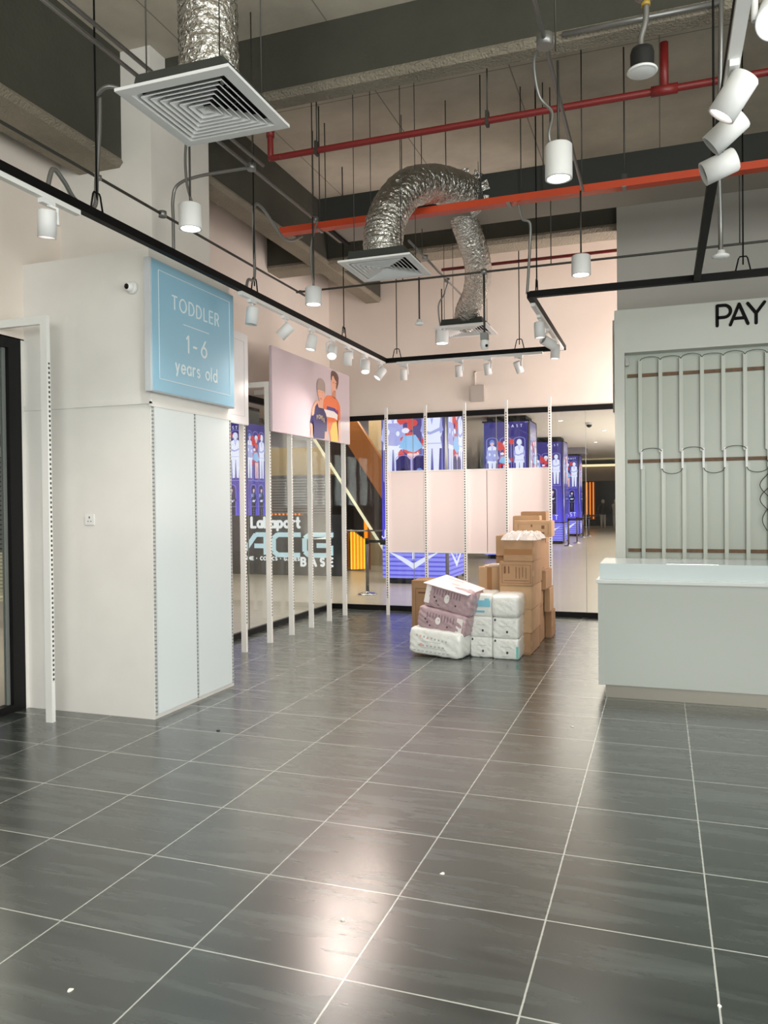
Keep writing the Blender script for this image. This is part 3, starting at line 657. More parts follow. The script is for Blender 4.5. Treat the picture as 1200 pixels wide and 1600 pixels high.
def full_pack(label, cx, cy, cz, sx, sy, sz, tilt, seed, mauve=False, rz=0):
    t = thing('diaper_pack', label, 'pack', (cx, cy, cz-sz/2), G1)
    pack(cx, cy, cz, sx, sy, sz, tilt, seed, pm if mauve else pw, rz, parent=t)
    a = (cx, cy, cz, sx, sy, sz, tilt, rz, t); random.seed(seed)
    if mauve:
        face_quads([(-.96,-.74,-.7,.72) if seed == 12 else (.62,.86,-.8,.7)], *a, inkw2, 'end_label')
        ctr = -.02 if seed == 12 else -.12
        face_quads([(ctr-.11,ctr+.11,-.35,.35,'o')], *a, inkw2, 'bear_mark', .005)
        face_quads([(u-.035,u+.035,v-.08,v+.08,'o') for u, v in ((ctr-.42,-.35),(ctr-.3,-.6),(ctr+.4,-.35),(ctr-.52,-.1))], *a, inkd, 'dot_marks', .005)
        face_quads([(-.6+.12*i,-.57+.12*i,.1+random.uniform(-.1,.1),.6) for i in range(10)], *a, inkp, 'writing_strokes', .0045)
    else:
        face_quads([(-.7+.14*i,-.64+.14*i,.38-.03*i,.52-.03*i) for i in range(9)]+[(-.6+.15*i,-.52+.15*i,-.33,-.2) for i in range(7)]+[(-.8+.16*i,-.7+.16*i,-.74,-.66) for i in range(9)], *a, inkg, 'writing_strokes', .0045)
        face_quads([(-.58,-.5,.33,.5,'o'),(-.55,-.44,-.35,-.1,'o'),(-.3,-.22,.25,.33)], *a, inkr, 'coral_marks', .005)
        face_quads([(-.5,.25,.04,.07),(-.5,.45,-.42,-.39)], *a, inkg, 'print_lines', .005)
    return t
full_pack('white diaper pack lying at the bottom of the left stack', .02, 5.60, .155, .60, .36, .28, R(-3.5), 11, False, R(-9))
full_pack('tilted mauve diaper pack, middle of the left stack', .085, 5.62, .38, .56, .34, .23, R(-10.5), 13, True, R(-9))
full_pack('tilted mauve diaper pack on top of the left stack, under the pink sheet', .155, 5.63, .615, .54, .34, .27, R(-12), 12, True, R(-9))
strap = MB()
ps = thing('pink_card_sheet', 'pale pink printed card lying tilted on the top mauve pack', 'card sheet', (.18, 5.6, .78))
b = MB(); b.prism([(-.115,5.40,.785),(.365,5.36,.668),(.475,5.70,.705),(.035,5.78,.835)], (.0,.0,.006)); b.build('sheet', mat('pink_card', (240,216,218), .4), ps)
b = MB(); b.prism([(.16,5.50,.7735),(.24,5.49,.754),(.25,5.505,.754),(.17,5.515,.7735)], (0,0,.0035)); b.prism([(.10,5.63,.8145),(.26,5.61,.7745),(.265,5.625,.7750),(.105,5.645,.815)], (0,0,.0035), None); b.build('print', mat('pink_print', (206,180,186), .5), ps)
G2 = 'small packs in the wrapped bundle'
nm = {(0,0):'bottom left pack of the wrapped white bundle', (0,1):'middle left pack of the wrapped white bundle', (0,2):'top left pack of the bundle with an aqua print',
      (1,0):'bottom right pack of the wrapped white bundle, teal at its edge', (1,1):'middle right pack of the wrapped white bundle', (1,2):'top right pack of the bundle bulging in clear wrap'}
for ci, (cx, wd) in enumerate(((.455,.245), (.715,.275))):
    for ri, (z0, z1) in enumerate(((.0,.215), (.213,.43), (.428,.665))):
        cy = 5.80-.04*ci; hh = z1-z0; bulge = (ci == 1 and ri == 2)
        t = thing('wrapped_pack', nm[(ci, ri)], 'pack', (cx, cy, z0), G2)
        pack(cx, cy-(.02 if bulge else 0), (z0+z1)/2, wd+(.02 if bulge else 0), .42, hh+.005, 0, 30+ci*3+ri, pw, 0, .03, .003, 16, parent=t, rnd=.09 if not bulge else .2)
        a = (cx, cy, (z0+z1)/2, wd, .42, hh, 0, 0, t); random.seed(50+ci*3+ri)
        if ri < 2:
            face_quads([(.05,.22,-.45,-.2,'o'),(-.85,-.7,.65,.9,'o')], *a, inkd, 'dot_marks')
            face_quads([(u, u+.05, v, v+.06,'o') for u, v in [(random.uniform(-.8,.8), random.uniform(-.1,.8)) for _ in range(9)]], *a, inkg, 'speckle_marks')
            face_quads([(-.4,.4,.2,.24),(-.3,.3,-.7,-.67)], *a, inkg, 'print_lines')
            if ci == 1 and ri == 0: face_quads([(.8,.97,-.85,.3)], *a, inkt, 'teal_patch')
        elif ci == 0:
            face_quads([(-.75,.8,-.1,.45)], *a, inkb, 'aqua_print'); face_quads([(-.7,.3,-.62,-.45)], *a, inkb, 'aqua_line'); face_quads([(-.6,-.2,.5,.7),(.3,.7,.45,.62)], *a, inkb, 'aqua_line')
wrapm = glass_mat('clear_wrap_film', (.93,.94,.95), 1.6)

# ================================================================== HANGING LIGHTING FRAME
ZR = 3.431
rf = thing('lighting_frame', 'black suspended lighting frame of square rails hung on thin rods', 'lighting frame', (0, 4, ZR))
def rail(x0, x1, y0, y1, h=.055): MB().box(x0, x1, y0, y1, ZR-.005, ZR-.005+h).build('rail', railb, rf)
h2 = .026
rail(-1.105-h2, -1.105+h2, -6, 7.12); rail(-1.105, 1.147, 7.1-h2, 7.1+h2); rail(1.147-h2, 1.147+h2, 4.54, 7.12); rail(1.147, 6.0, 4.54-h2, 4.54+h2); rail(2.52-h2, 2.52+h2, -6, 4.54)
def track(x0, x1, y0, y1): MB().box(x0, x1, y0, y1, ZR-.035, ZR-.005).build('track', whm, rf)
track(-1.125, -1.085, -3, 1.45); track(-1.125, -1.085, 3.4, 7.05); track(-.95, .9, 7.08, 7.12); track(1.127, 1.167, 4.72, 6.95); track(2.495, 2.545, -3, 1.25)
def hanger(x, y, along):
    p = MB().cyl((x,y,ZR+.1), (x,y,ZS), .006, n=8).build('hanger_rod', railb, rf)
    dx, dy = (0,.045) if along == 'y' else (.045,0)
    MB().tube([(x-dx*1.3,y-dy*1.3,ZR+.04),(x-dx*.75,y-dy*.75,ZR+.15),(x-dx*.55,y-dy*.55,ZR+.165),(x+dx*.55,y+dy*.55,ZR+.165),(x+dx*.75,y+dy*.75,ZR+.15),(x+dx*1.3,y+dy*1.3,ZR+.04)], .006).build('bracket', railb, p)
for x, y, a in ((-1.105,1.62,'y'),(-1.105,3.65,'y'),(-1.105,5.7,'y'),(-.95,7.1,'x'),(.62,7.1,'x'),(1.2,4.6,'y'),(2.87,4.54,'x'),(2.52,-.8,'y'),(2.52,2.3,'y'),(-1.105,-.6,'y')): hanger(x, y, a)

# track head prototype pointing down, pivot below the track
def make_head():
    t = thing('track_spotlight', '', 'spotlight', (0,0,0))
    MB().box(-.018,.018,-.06,.06,-.075,-.04).build('adapter', whrough, t)
    MB().cyl((0,0,-.075),(0,0,-.10),.012,n=12).build('stem', whrough, t)
    return t
hn = 0
def head(x, y, aim, lit, label, group, along='y', L=.155, r=.052, power=None, zc=3.26, col=WARM, ang=110):
    t = thing('track_spotlight', label, 'spotlight', (x, y, ZR-.03), group)
    dx, dy = (.018,.05) if along == 'y' else (.05,.018)
    MB().box(x-dx, x+dx, y-dy, y+dy, ZR-.062, ZR-.034).build('adapter', whrough, t)
    d = Vector(aim).normalized(); c = Vector((x, y, zc))
    side = d.cross(Vector((0,0,1)))
    side = side.normalized() if side.length > .05 else (Vector((0,1,0)) if along == 'y' else Vector((1,0,0)))
    pv = c+side*(r+.006)
    MB().tube([(x,y,ZR-.06), (pv.x, pv.y, ZR-.075), (pv.x,pv.y,zc+.02), tuple(pv)], .011, n=8).build('arm', whrough, t)
    a = c-d*L*.5
    prof = [(.0,0),(r*.9,0),(r,.008),(r,L),(r*.9,L),(r*.86,L-.02),(.0,L-.02)]
    MB().lathe(a, prof[:-1], axis=d, n=28).build('housing', whrough, t)
    MB().lathe(a, [(r*.86,L-.021),(.0,L-.021)], axis=d, n=24).build('lens', lens_warm if lit else mat('dark_lens',(150,150,148),.3), t)
    if lit:
        p = a+d*(L+.01); spot('lamp', p, p+d, power or TRACK_W, col, ang, 1.0, .035, t)
    return t
gl, gb, gr, gn = 'spotlights on the left rail', 'spotlights on the back rail', 'spotlights on the short right rail', 'spotlights on the near right rail'
head(-1.105, 1.19, (-.12,.1,-1), True, 'white track spotlight alone on the left rail, in front of the boxed column', gl, power=TRACK_W*.9, ang=110)
lh = [(3.60,(-.1,-.05,-1),0,'nearest of the white spotlights past the blue sign, hanging straight down'),
      (4.24,(-.75,-.2,-.75),1,'white spotlight tilted left, second past the blue sign'),
      (4.83,(-.15,-.15,-1),1,'white spotlight nearly upright above the left half of the poster'),
      (5.36,(.15,-.55,-.7),1,'brightly lit spotlight facing out above the middle of the poster'),
      (5.80,(-.1,.1,-1),0,'upright spotlight above the two boys on the poster'),
      (6.37,(.1,-.35,-.85),1,'bright short spotlight above the right edge of the poster'),
      (6.90,(-.45,-.35,-.75),1,'last spotlight on the left rail, near the frame corner')]
for y, d, l, lb in lh: head(-1.105, y, d, l, lb, gl, r=.053, L=.15)
bh = [(-.86,(-.05,.2,-1),1,'spotlight at the left end of the back rail'), (-.137,(0,.25,-1),1,'upright spotlight left of the wall control box on the back rail'),
      (.227,(.1,.3,-1),0,'spotlight under the hanging bullet camera on the back rail'), (.606,(.3,.45,-.9),1,'tilted lit spotlight at the right of the back rail')]
for x, d, l, lb in bh: head(x, 7.1, d, l, lb, gb, 'x', r=.045, L=.14, power=TRACK_W*(.95 if x < -.5 else .6))
rh = [(5.12,(.05,.0,-1),1,'lit upright spotlight nearest on the short right rail'), (5.75,(-.6,-.6,.35),0,'tipped spotlight in the middle of the short right rail'),
      (6.3,(-.05,-.05,-1),1,'lit spotlight lowest at the far end of the short right rail')]
for y, d, l, lb in rh: head(1.147, y, d, l, lb, gr, r=.05, L=.15, zc=3.26)
head(2.58, .28, (-.15,-.75,-.65), True, 'glaring spotlight cut by the upper right picture corner', gn, r=.055, zc=3.14, L=.16, col=COOL, power=35)
head(2.52, 1.05, (-.55,.1,-.8), True, 'large lit spotlight below the end of the near white track', gn, r=.058, zc=3.27, L=.17, col=COOL)
head(2.52, 1.42, (-.75,.1,-.6), False, 'unlit spotlight just under the large lit one on the near rail', gn, r=.055, zc=3.29, L=.17)
head(2.53, 2.02, (-.9,-.05,-.35), False, 'unlit spotlight lying almost level, lowest of the near three', gn, r=.062, zc=3.37, L=.17)
head(2.53, -1.3, (.3,.6,-.7), True, 'spotlight on the near rail overhead', gn, r=.055, zc=3.27, L=.16, col=COOL)

# ------------------------------------------------------------------ pendant downlights and conduits
gp = 'cylinder pendant downlights'
def pendant(x, y, zb, label, ztop, hgt=.17, cable=None, p=PEND_W, col=COOL):
    t = thing('pendant_downlight', label, 'pendant light', (x, y, zb), gp); r = .075
    MB().lathe((x,y,zb), [(.062,.012),(.062,.0),(r,.0),(r,.01),(r,hgt-.008),(r-.008,hgt),(.0,hgt)], n=36).build('housing', whrough, t)
    MB().lathe((x,y,zb), [(.062,.006),(.0,.006)], n=30).build('diffuser', lens_on, t)
    MB().cyl((x,y,zb+hgt),(x,y,ztop), .007, n=8).build('drop_rod', rodm, t)
    if cable:
        MB().tube(cable, .009).build('cable', galv, t)
    spot('lamp', (x,y,zb-.01), (x,y,0), p, col, 130, .8, .06, t)
def curve(pts, n=8):
    pts = [Vector(p) for p in pts]; out = []
    P_ = [pts[0]]+pts+[pts[-1]]
    for i in range(1, len(P_)-2):
        for k in range(n):
            t = k/n; a, b, c, d = P_[i-1:i+3]
            out.append(.5*((2*b)+(c-a)*t+(2*a-5*b+4*c-d)*t*t+(3*b-a-3*c+d)*t**3))
    return out+[pts[-1]]
pendant(1.704, 2.017, 3.425, 'white pendant downlight nearest, right of the big window duct, under cable knot', 4.08, .19, curve([(1.66,1.85,4.1),(1.59,1.9,4.05),(1.60,2.0,3.9),(1.67,2.02,3.8),(1.655,2.0,3.68),(1.66,2.02,3.62)]))
pendant(1.64, 4.0, 3.43, 'white pendant downlight in front of the grey wall left of PAY', 4.1, .155)
pendant(-.658, 1.98, 3.43, 'white pendant downlight beside the boxed column above the blue sign', 4.2, .16, curve([(-.69,2.1,4.2),(-.71,2.02,4.0),(-.69,1.99,3.75),(-.64,1.98,3.59)]))
pendant(-.729, 4.06, 3.43, 'white pendant downlight hanging over the left rail, left of the square diffuser', 4.22, .155, curve([(-.70,4.1,4.2),(-.74,4.06,4.0),(-.75,4.06,3.8),(-.72,4.06,3.59)]))
pendant(-.107, 6.2, 3.43, 'white pendant downlight next to the farthest silver duct', 4.05, .155, curve([(-.02,6.15,4.1),(-.06,6.15,3.98),(-.14,6.18,3.85),(-.12,6.2,3.59)]))
for x, y, lb in ((-.56,-.1,'pendant downlight left, overhead just nearer than the picture'), (1.78,-.1,'pendant downlight right, overhead just nearer than the picture'), (-.56,-2.6,'pendant downlight left, beside where the picture is taken'),
                 (1.78,-2.6,'pendant downlight straight over the picture taker'), (4.1,2.0,'pendant downlight in front of the counter, right of the picture'), (4.1,-.4,'pendant downlight at far right, nearer than the counter')):
    pendant(x, y, 3.43, lb, ZS, .16)

def conduit(name, label, segs, r=.012, m=galv, rods=(), knots=()):
    t = thing(name, label, 'conduit', Vector(segs[0][0]))
    for s_ in segs: MB().tube(s_, r, n=8).build('pipe_run', m, t)
    for (x, y, z) in rods: MB().cyl((x,y,z),(x,y,ZS), .005, n=6).build('hanger_rod', rodm, t)
    for (x, y, z, rr) in knots: MB().cyl((x,y,z-rr*.7),(x,y,z+rr*.7), rr, n=14).build('junction_box', galv, t)
    return t
conduit('conduit', 'pair of grey conduits running deep along the left beam to the tied junction',
        [[(-.745,-6,4.23),(-.745,4.15,4.23)], [(-.66,-6,4.25),(-.66,3.0,4.25)], curve([(-.745,2.95,4.23),(-1.2,2.95,4.23),(-1.40,2.95,4.19),(-1.45,2.95,4.08),(-1.45,2.95,3.9),(-1.45,2.95,3.57)])],
        .013, galv, [(-.70,2.9,4.23),(-.70,4.0,4.23),(-.70,.5,4.23)], [(-.735,2.95,4.23,.035),(-.745,4.15,4.23,.03)])
conduit('conduit', 'thin dark conduit along the left rail then across under the diffuser',
        [curve([(-1.235,-6,3.78),(-1.235,0,3.78),(-1.235,4.55,3.78),(-1.20,4.78,3.78),(-.95,4.81,3.78),(2,4.81,3.78),(6,4.81,3.78)], 10)],
        .0105, rodm, [(-1.06,4.81,3.78),(-.12,4.81,3.78),(1.3,4.81,3.78),(2.87,4.81,3.78)], [(-1.235,2.5,3.78,.03),(-1.235,1.8,3.78,.02),(.68,4.81,3.78,.03)])
conduit('conduit', 'slanting grey conduit above the nearest and right pendant downlights',
        [[(1.66,-6,4.09),(1.66,3.98,4.09)]], .012, galv, [(1.70,1.95,4.1),(1.66,3.9,4.09)], [(1.66,1.82,4.09,.045)])
conduit('conduit', 'grey conduit from the black duct toward the farthest silver duct',
        [[(-.02,4.7,4.12),(-.02,7.1,4.12)]], .012, galv, [(-.02,5.15,4.12)], [(-.02,5.25,4.12,.03),(-.02,6.12,4.12,.03)])
conduit('conduit', 'grey conduit crossing the face of the cross beam and dropping down',
        [[(1.6,3.16,4.88),(2.62,3.16,4.88)], [(2.62,3.16,4.88),(2.62,3.16,ZS)]], .018, galv)
conduit('conduit', 'curled grey flexible conduit hanging by the near left beam to the rail',
        [curve([(-1.11,1.67,4.22),(-1.11,1.66,4.0),(-1.12,1.64,3.7),(-1.11,1.6,3.5),(-1.12,1.45,3.49),(-1.11,1.34,3.56),(-1.11,1.25,3.6),(-1.105,1.2,3.48)], 8),
         curve([(-1.11,1.64,4.22),(-1.0,1.66,4.26),(-.8,1.9,4.2),(-.7,2.1,4.2)], 8)], .014, galv)
conduit('conduit', 'grey flexible conduit dropping to the left rail behind the blue sign',
        [curve([(-.95,4.3,4.15),(-1.0,4.05,4.05),(-1.08,3.75,4.25),(-1.11,3.66,4.2),(-1.11,3.66,3.9),(-1.1,3.64,3.6),(-1.11,3.55,3.56),(-1.105,3.5,3.46)], 8)], .013, galv)
conduit('conduit', 'grey flexible conduit at the corner of the short right rail',
        [curve([(1.08,4.38,4.2),(1.1,4.45,4.1),(1.16,4.5,4.07),(1.15,4.55,3.9),(1.13,4.56,3.6),(1.12,4.56,3.47)], 8)], .012, galv)
br = MB(); br.hull8([(2.495,4.50,3.47),(2.545,4.50,3.47),(2.545,4.58,3.47),(2.495,4.58,3.47),(2.495,2.35,3.47),(2.545,2.35,3.47),(2.545,2.35,3.52),(2.495,2.35,3.52)])
br.bm.free()
# hanging devices
dc = thing('bullet_camera', 'white ball camera on a grey pole hanging before the far silver duct', 'camera', (.68, 4.81, 3.09))
MB().cyl((.68,4.81,3.78),(.68,4.81,3.2), .01, n=10).build('pole', rodm, dc)
MB().box(.645,.715,4.775,4.845,3.14,3.21).build('mount', mat('camera_grey',(130,132,130),.5), dc, bevel=.004)
MB().lathe((.68,4.81,3.14), [(.035,0),(.042,-.02),(.042,-.045),(.03,-.078),(.0,-.088)], n=24).build('ball', whrough, dc)
MB().lathe((.705,4.78,3.085), [(.014,0),(.012,.008),(0,.01)], axis=Vector((.6,-.7,-.3)).normalized(), n=14).build('lens', black, dc)
def detector(x, y, z, ztop, label, r=.045, fl=.014, path=None):
    t = thing('smoke_detector', label, 'smoke detector', (x,y,z))
    (MB().tube(path, .016) if path else MB().cyl((x,y,z+.03),(x,y,ztop), fl*.6, n=8)).build('drop_pipe', galv if path else rodm, t)
    MB().lathe((x,y,z), [(0,-.012),(r*.6,-.01),(r,0),(r,.01),(r*.55,.022),(r*.5,.045),(0,.045)], n=28).build('body', whrough, t)
detector(.045, 4.81, 3.345, 3.795, 'white round detector on a drop pipe left of the farthest pendant')
detector(2.64, 3.6, 3.345, 3.4, 'white round detector hanging in front of the grey wall above PAY', .058, path=curve([(2.64,3.6,3.37),(2.64,3.6,3.6),(2.62,3.42,4.0),(2.62,3.17,4.6),(2.62,3.16,4.95)]))
sp = thing('ceiling_speaker', 'black drum ceiling speaker with a white round grille', 'speaker', (2.15, 2.0, 3.92))
MB().lathe((2.15,2.0,3.92), [(.0,0),(.062,0),(.068,.003),(.076,.0),(.08,.006),(.076,.014),(.06,.014)], n=36).build('grille', whrough, sp)
MB().lathe((2.15,2.0,3.92), [(.06,.014),(.062,.10),(.055,.125),(.0,.125)], n=32).build('drum', blk, sp)
MB().tube(curve([(2.15,2.0,4.04),(2.145,2.0,4.1),(2.17,2.0,4.2),(2.17,2.0,4.32)]), .016).build('cable', galv, sp)
MB().lathe((2.17,2.0,4.32), [(.0,0),(.06,.0),(.075,.03),(.075,.06),(0,.06)], n=28).build('junction_box', galv, sp)
MB().cyl((2.17,2.0,4.38),(2.17,2.0,ZS), .01, n=8).build('hanger_rod', rodm, sp)
MB().cyl((2.17,2.0,4.27),(2.17,2.0,4.29), .024, n=12).build('collar', mat('yellow_collar',(170,140,60),.5), sp)

# ================================================================== SERVICES: pipes, tray, duct, diffusers
rp = thing('sprinkler_pipe', 'dark red sprinkler pipe running across under the concrete slab', 'pipe', (2, 3.48, 4.53))
MB().tube(curve([(-.84,3.47,5.0),(-.84,3.47,4.62),(-.835,3.48,4.54),(-.76,3.48,4.53),(0,3.48,4.53),(6.2,3.48,4.53)]), .026, n=12).build('pipe', redp, rp)
MB().cyl((2.27,3.48,4.53),(2.27,3.48,4.86), .03, n=12).build('riser', redp, rp)
MB().cyl((2.18,3.48,4.53),(2.36,3.48,4.53), .036, n=14).build('coupling', redp, rp)
MB().cyl((-.84,3.47,4.70),(-.84,3.47,4.78), .034, n=14).build('coupling', redp, rp)
for x in (-.42, 2.95, 1.0): MB().cyl((x,3.48,4.53),(x,3.48,ZS), .006, n=6).box(x-.012,x+.012,3.45,3.51,4.49,4.60).build('hanger_rod', rodm, rp)
tt = thing('cable_tray', 'orange-red cable trunking crossing in front of the black duct', 'cable trunking', (2, 4.38, 4.23))
MB().box(-1.2, 6.2, 4.33, 4.43, 4.215, 4.275).build('trunking', redt, tt)
for x in (-.80, .75, 1.96, 3.2): MB().cyl((x,4.38,4.28),(x,4.38,ZS), .006, n=6).box(x-.02,x+.02,4.36,4.40,4.275,4.33).build('hanger_rod', rodm, tt)
for x in (-.80, 1.0, 1.96): MB().box(x-.015,x+.015,4.32,4.44,4.205,4.215).build('clip', galv, tt)
tp2 = thing('sprinkler_pipe', 'thin dark red pipe behind the farthest silver duct', 'pipe', (1, 7.2, 4.5))
MB().tube([(-.4,7.3,4.6),(6.2,7.3,4.6)], .02, n=10).build('pipe', redp, tp2)
du = thing('supply_duct', 'black insulated rectangular air duct across the ceiling', 'duct', (2, 5, 4.38))
dk = MB(); dk.box(-.98, 6.2, 4.74, 5.27, 4.385, 4.66)
dk.build('duct_body', darkbox, du); MB().box(-.96, 6.19, 4.76, 5.25, 4.379, 4.386).build('underside_sheet', gyp, du)
MB().box(-.90,-.86,4.70,5.31,4.352,4.379).build('support_bar', railb, du)
for x in (-.88, .35, 1.05, 1.25, 3.2): MB().cyl((x,4.71,4.36),(x,4.70,ZS), .0055, n=6).build('hanger_rod', rodm, du)
MB().cyl((.52,4.72,4.50),(.52,4.745,4.50), .17, n=30).build('collar_flange', galv, du)

def flex(name, label, path, r, seed, collar=None):
    random.seed(seed); pts = curve(path, 26); n = 56
    ph = [(random.uniform(0,6), random.randint(1,9), random.uniform(.2,1.3)) for _ in range(12)]
    def rf_(i, j, th_):
        ring = .018*math.sin(i*1.7)
        cr = sum(math.sin(a+k*th_+f*i) for a, k, f in ph)/12
        return r*(1+ring+.055*cr)
    t = thing(name, label, 'flexible duct', path[0], 'silver flexible ducts')
    MB().tube(pts, r, None, n, rf_, cap=False).build('sleeve', foil, t)
    return t
flex('flexible_duct', 'silver foil duct rising from the nearest square diffuser', [(.13,.95,3.63),(.13,.95,3.9),(.12,.96,4.2),(.10,1.0,4.7),(.10,1.1,5.1),(.10,1.15,ZS)], .145, 1)
flex('flexible_duct', 'arched silver foil duct from the black duct down to the middle diffuser', [(.08,3.70,3.66),(.07,3.71,3.82),(.10,3.78,4.05),(.2,4.0,4.32),(.36,4.35,4.47),(.50,4.62,4.49),(.52,4.73,4.50)], .165, 2)
flex('flexible_duct', 'long silver foil duct hanging from the black duct to the farthest diffuser', [(.42,5.06,4.46),(.43,5.10,4.37),(.46,5.22,4.24),(.48,5.45,4.05),(.38,5.8,3.88),(.22,6.1,3.76),(.15,6.30,3.67)], .135, 3)
fd = MB()
for k in range(7):
    a = R(-60+k*38); c = Vector((.52, 4.732, 4.50)); e1 = Vector((math.cos(a),0,math.sin(a))); e2 = Vector((-math.sin(a),0,math.cos(a)))
    fd.prism([c+e1*.14-e2*.04, c+e1*.235-e2*.05, c+e1*.235+e2*.045, c+e1*.14+e2*.03], (0,.004,0))
fd.build('foil_tabs', foil, du)

def diffuser(cx, cy, zf, label, rods=(), s=.30):
    t = thing('air_diffuser', label, 'air diffuser', (cx, cy, zf), 'square air diffusers')
    def ring(m, a0, z0, a1, z1):
        A = [(cx-a0,cy-a0,z0),(cx+a0,cy-a0,z0),(cx+a0,cy+a0,z0),(cx-a0,cy+a0,z0)]; B = [(cx-a1,cy-a1,z1),(cx+a1,cy-a1,z1),(cx+a1,cy+a1,z1),(cx-a1,cy+a1,z1)]
        for i in range(4): m.face([A[i],A[(i+1)%4],B[(i+1)%4],B[i]])
    fr = MB(); ring(fr, s, zf, s-.055, zf-.002); ring(fr, s, zf, s, zf+.015); ring(fr, s-.055, zf-.002, s-.075, zf+.03); ring(fr, s, zf+.015, s-.07, zf+.035); fr.build('frame', whrough, t)
    for k in range(6):
        a = s-.085-.032*k; lv = MB(); ring(lv, a, zf-.003, a-.034, zf+.035); ring(lv, a, zf-.003, a, zf+.003); ring(lv, a, zf+.003, a-.033, zf+.04); lv.build('louvre', whrough, t)
    a = s-.085-.192; lv = MB(); ring(lv, a+.0, zf+.0, .002, zf+.012); lv.build('centre_cone', whrough, t)
    pl = MB(); ring(pl, s-.06, zf+.03, s-.07, zf+.10); ring(pl, s-.07, zf+.10, .0, zf+.10); pl.build('plenum', darkbox, t)
    for (dx, dy) in ((-1,-1),(1,-1),(1,1),(-1,1)):
        MB().cyl((cx+dx*.2,cy+dy*.2,zf+.1),(cx+dx*.2,cy+dy*.2,ZS), .0035, n=6).build('hanger_rod', rodm, t)
diffuser(.13, .92, 3.57, 'large white square diffuser nearest, upper left of the picture', s=.305)
diffuser(.085, 3.72, 3.57, 'white square diffuser under the arched silver duct', s=.305)
diffuser(.15, 6.30, 3.57, 'farthest white square diffuser, under the long hanging silver duct', s=.30)
ld = MB()

# ================================================================== MALL BEYOND THE GLASS
ledt = {}
def led_mat(name, z0, z1, bot, top, s=1.0):
    m = bpy.data.materials.new(name); m.use_nodes = True; nt = m.node_tree; b = nt.nodes['Principled BSDF']; L = nt.links
    g = nt.nodes.new('ShaderNodeNewGeometry'); sep = nt.nodes.new('ShaderNodeSeparateXYZ'); L.new(g.outputs['Position'], sep.inputs[0])
    mr = nt.nodes.new('ShaderNodeMapRange'); mr.inputs[1].default_value = z0; mr.inputs[2].default_value = z1; L.new(sep.outputs[2], mr.inputs[0])
    r = nt.nodes.new('ShaderNodeValToRGB'); r.color_ramp.elements[0].color = (*lin(bot), 1); r.color_ramp.elements[1].color = (*lin(top), 1)
    L.new(mr.outputs[0], r.inputs[0]); L.new(r.outputs[0], b.inputs['Emission Color']); b.inputs['Emission Strength'].default_value = s
    b.inputs['Base Color'].default_value = (.01,.01,.015,1); b.inputs['Roughness'].default_value = .3
    return m
ledm = led_mat('led_screen_image', .8, 2.6, (86,76,240), (56,48,128), 1.05)     # what the screen shows: violet fading to navy
ledlow = slot_mat('x', (0,0,0), (0,0,0))
def stripe_led():
    m = bpy.data.materials.new('led_lower_image'); m.use_nodes = True; nt = m.node_tree; b = nt.nodes['Principled BSDF']; L = nt.links
    g = nt.nodes.new('ShaderNodeNewGeometry'); sep = nt.nodes.new('ShaderNodeSeparateXYZ'); L.new(g.outputs['Position'], sep.inputs[0])
    mm = nt.nodes.new('ShaderNodeMath'); mm.operation = 'PINGPONG'; mm.inputs[1].default_value = .045; L.new(sep.outputs[2], mm.inputs[0])
    lt = nt.nodes.new('ShaderNodeMath'); lt.operation = 'LESS_THAN'; lt.inputs[1].default_value = .016; L.new(mm.outputs[0], lt.inputs[0])
    mix = nt.nodes.new('ShaderNodeMixRGB'); mix.inputs[1].default_value = (*lin((150,150,255)), 1); mix.inputs[2].default_value = (*lin((92,84,230)), 1)
    L.new(lt.outputs[0], mix.inputs[0]); L.new(mix.outputs[0], b.inputs['Emission Color']); b.inputs['Emission Strength'].default_value = 1.0
    b.inputs['Base Color'].default_value = (.01,.01,.015,1); return m
ledlow = stripe_led()
e_w = emi('led_white', (232,232,255), 1.15); e_r = emi('led_red', (226,70,70), 1.0); e_c = emi('led_cyan', (150,200,250), 1.0); e_n = emi('led_navy', (52,44,120), .8); e_l = emi('led_line', (170,168,255), 1.0)
steel = mat('pillar_steel', (150,150,156), .3, .9)
e_s = emi('led_shade', (176,178,240), 1.0); e_d = emi('led_dark', (30,26,70), .7); e_p = emi('led_pink', (250,200,205), 1.0); e_b = emi('led_blue_hair', (120,150,230), 1.0)
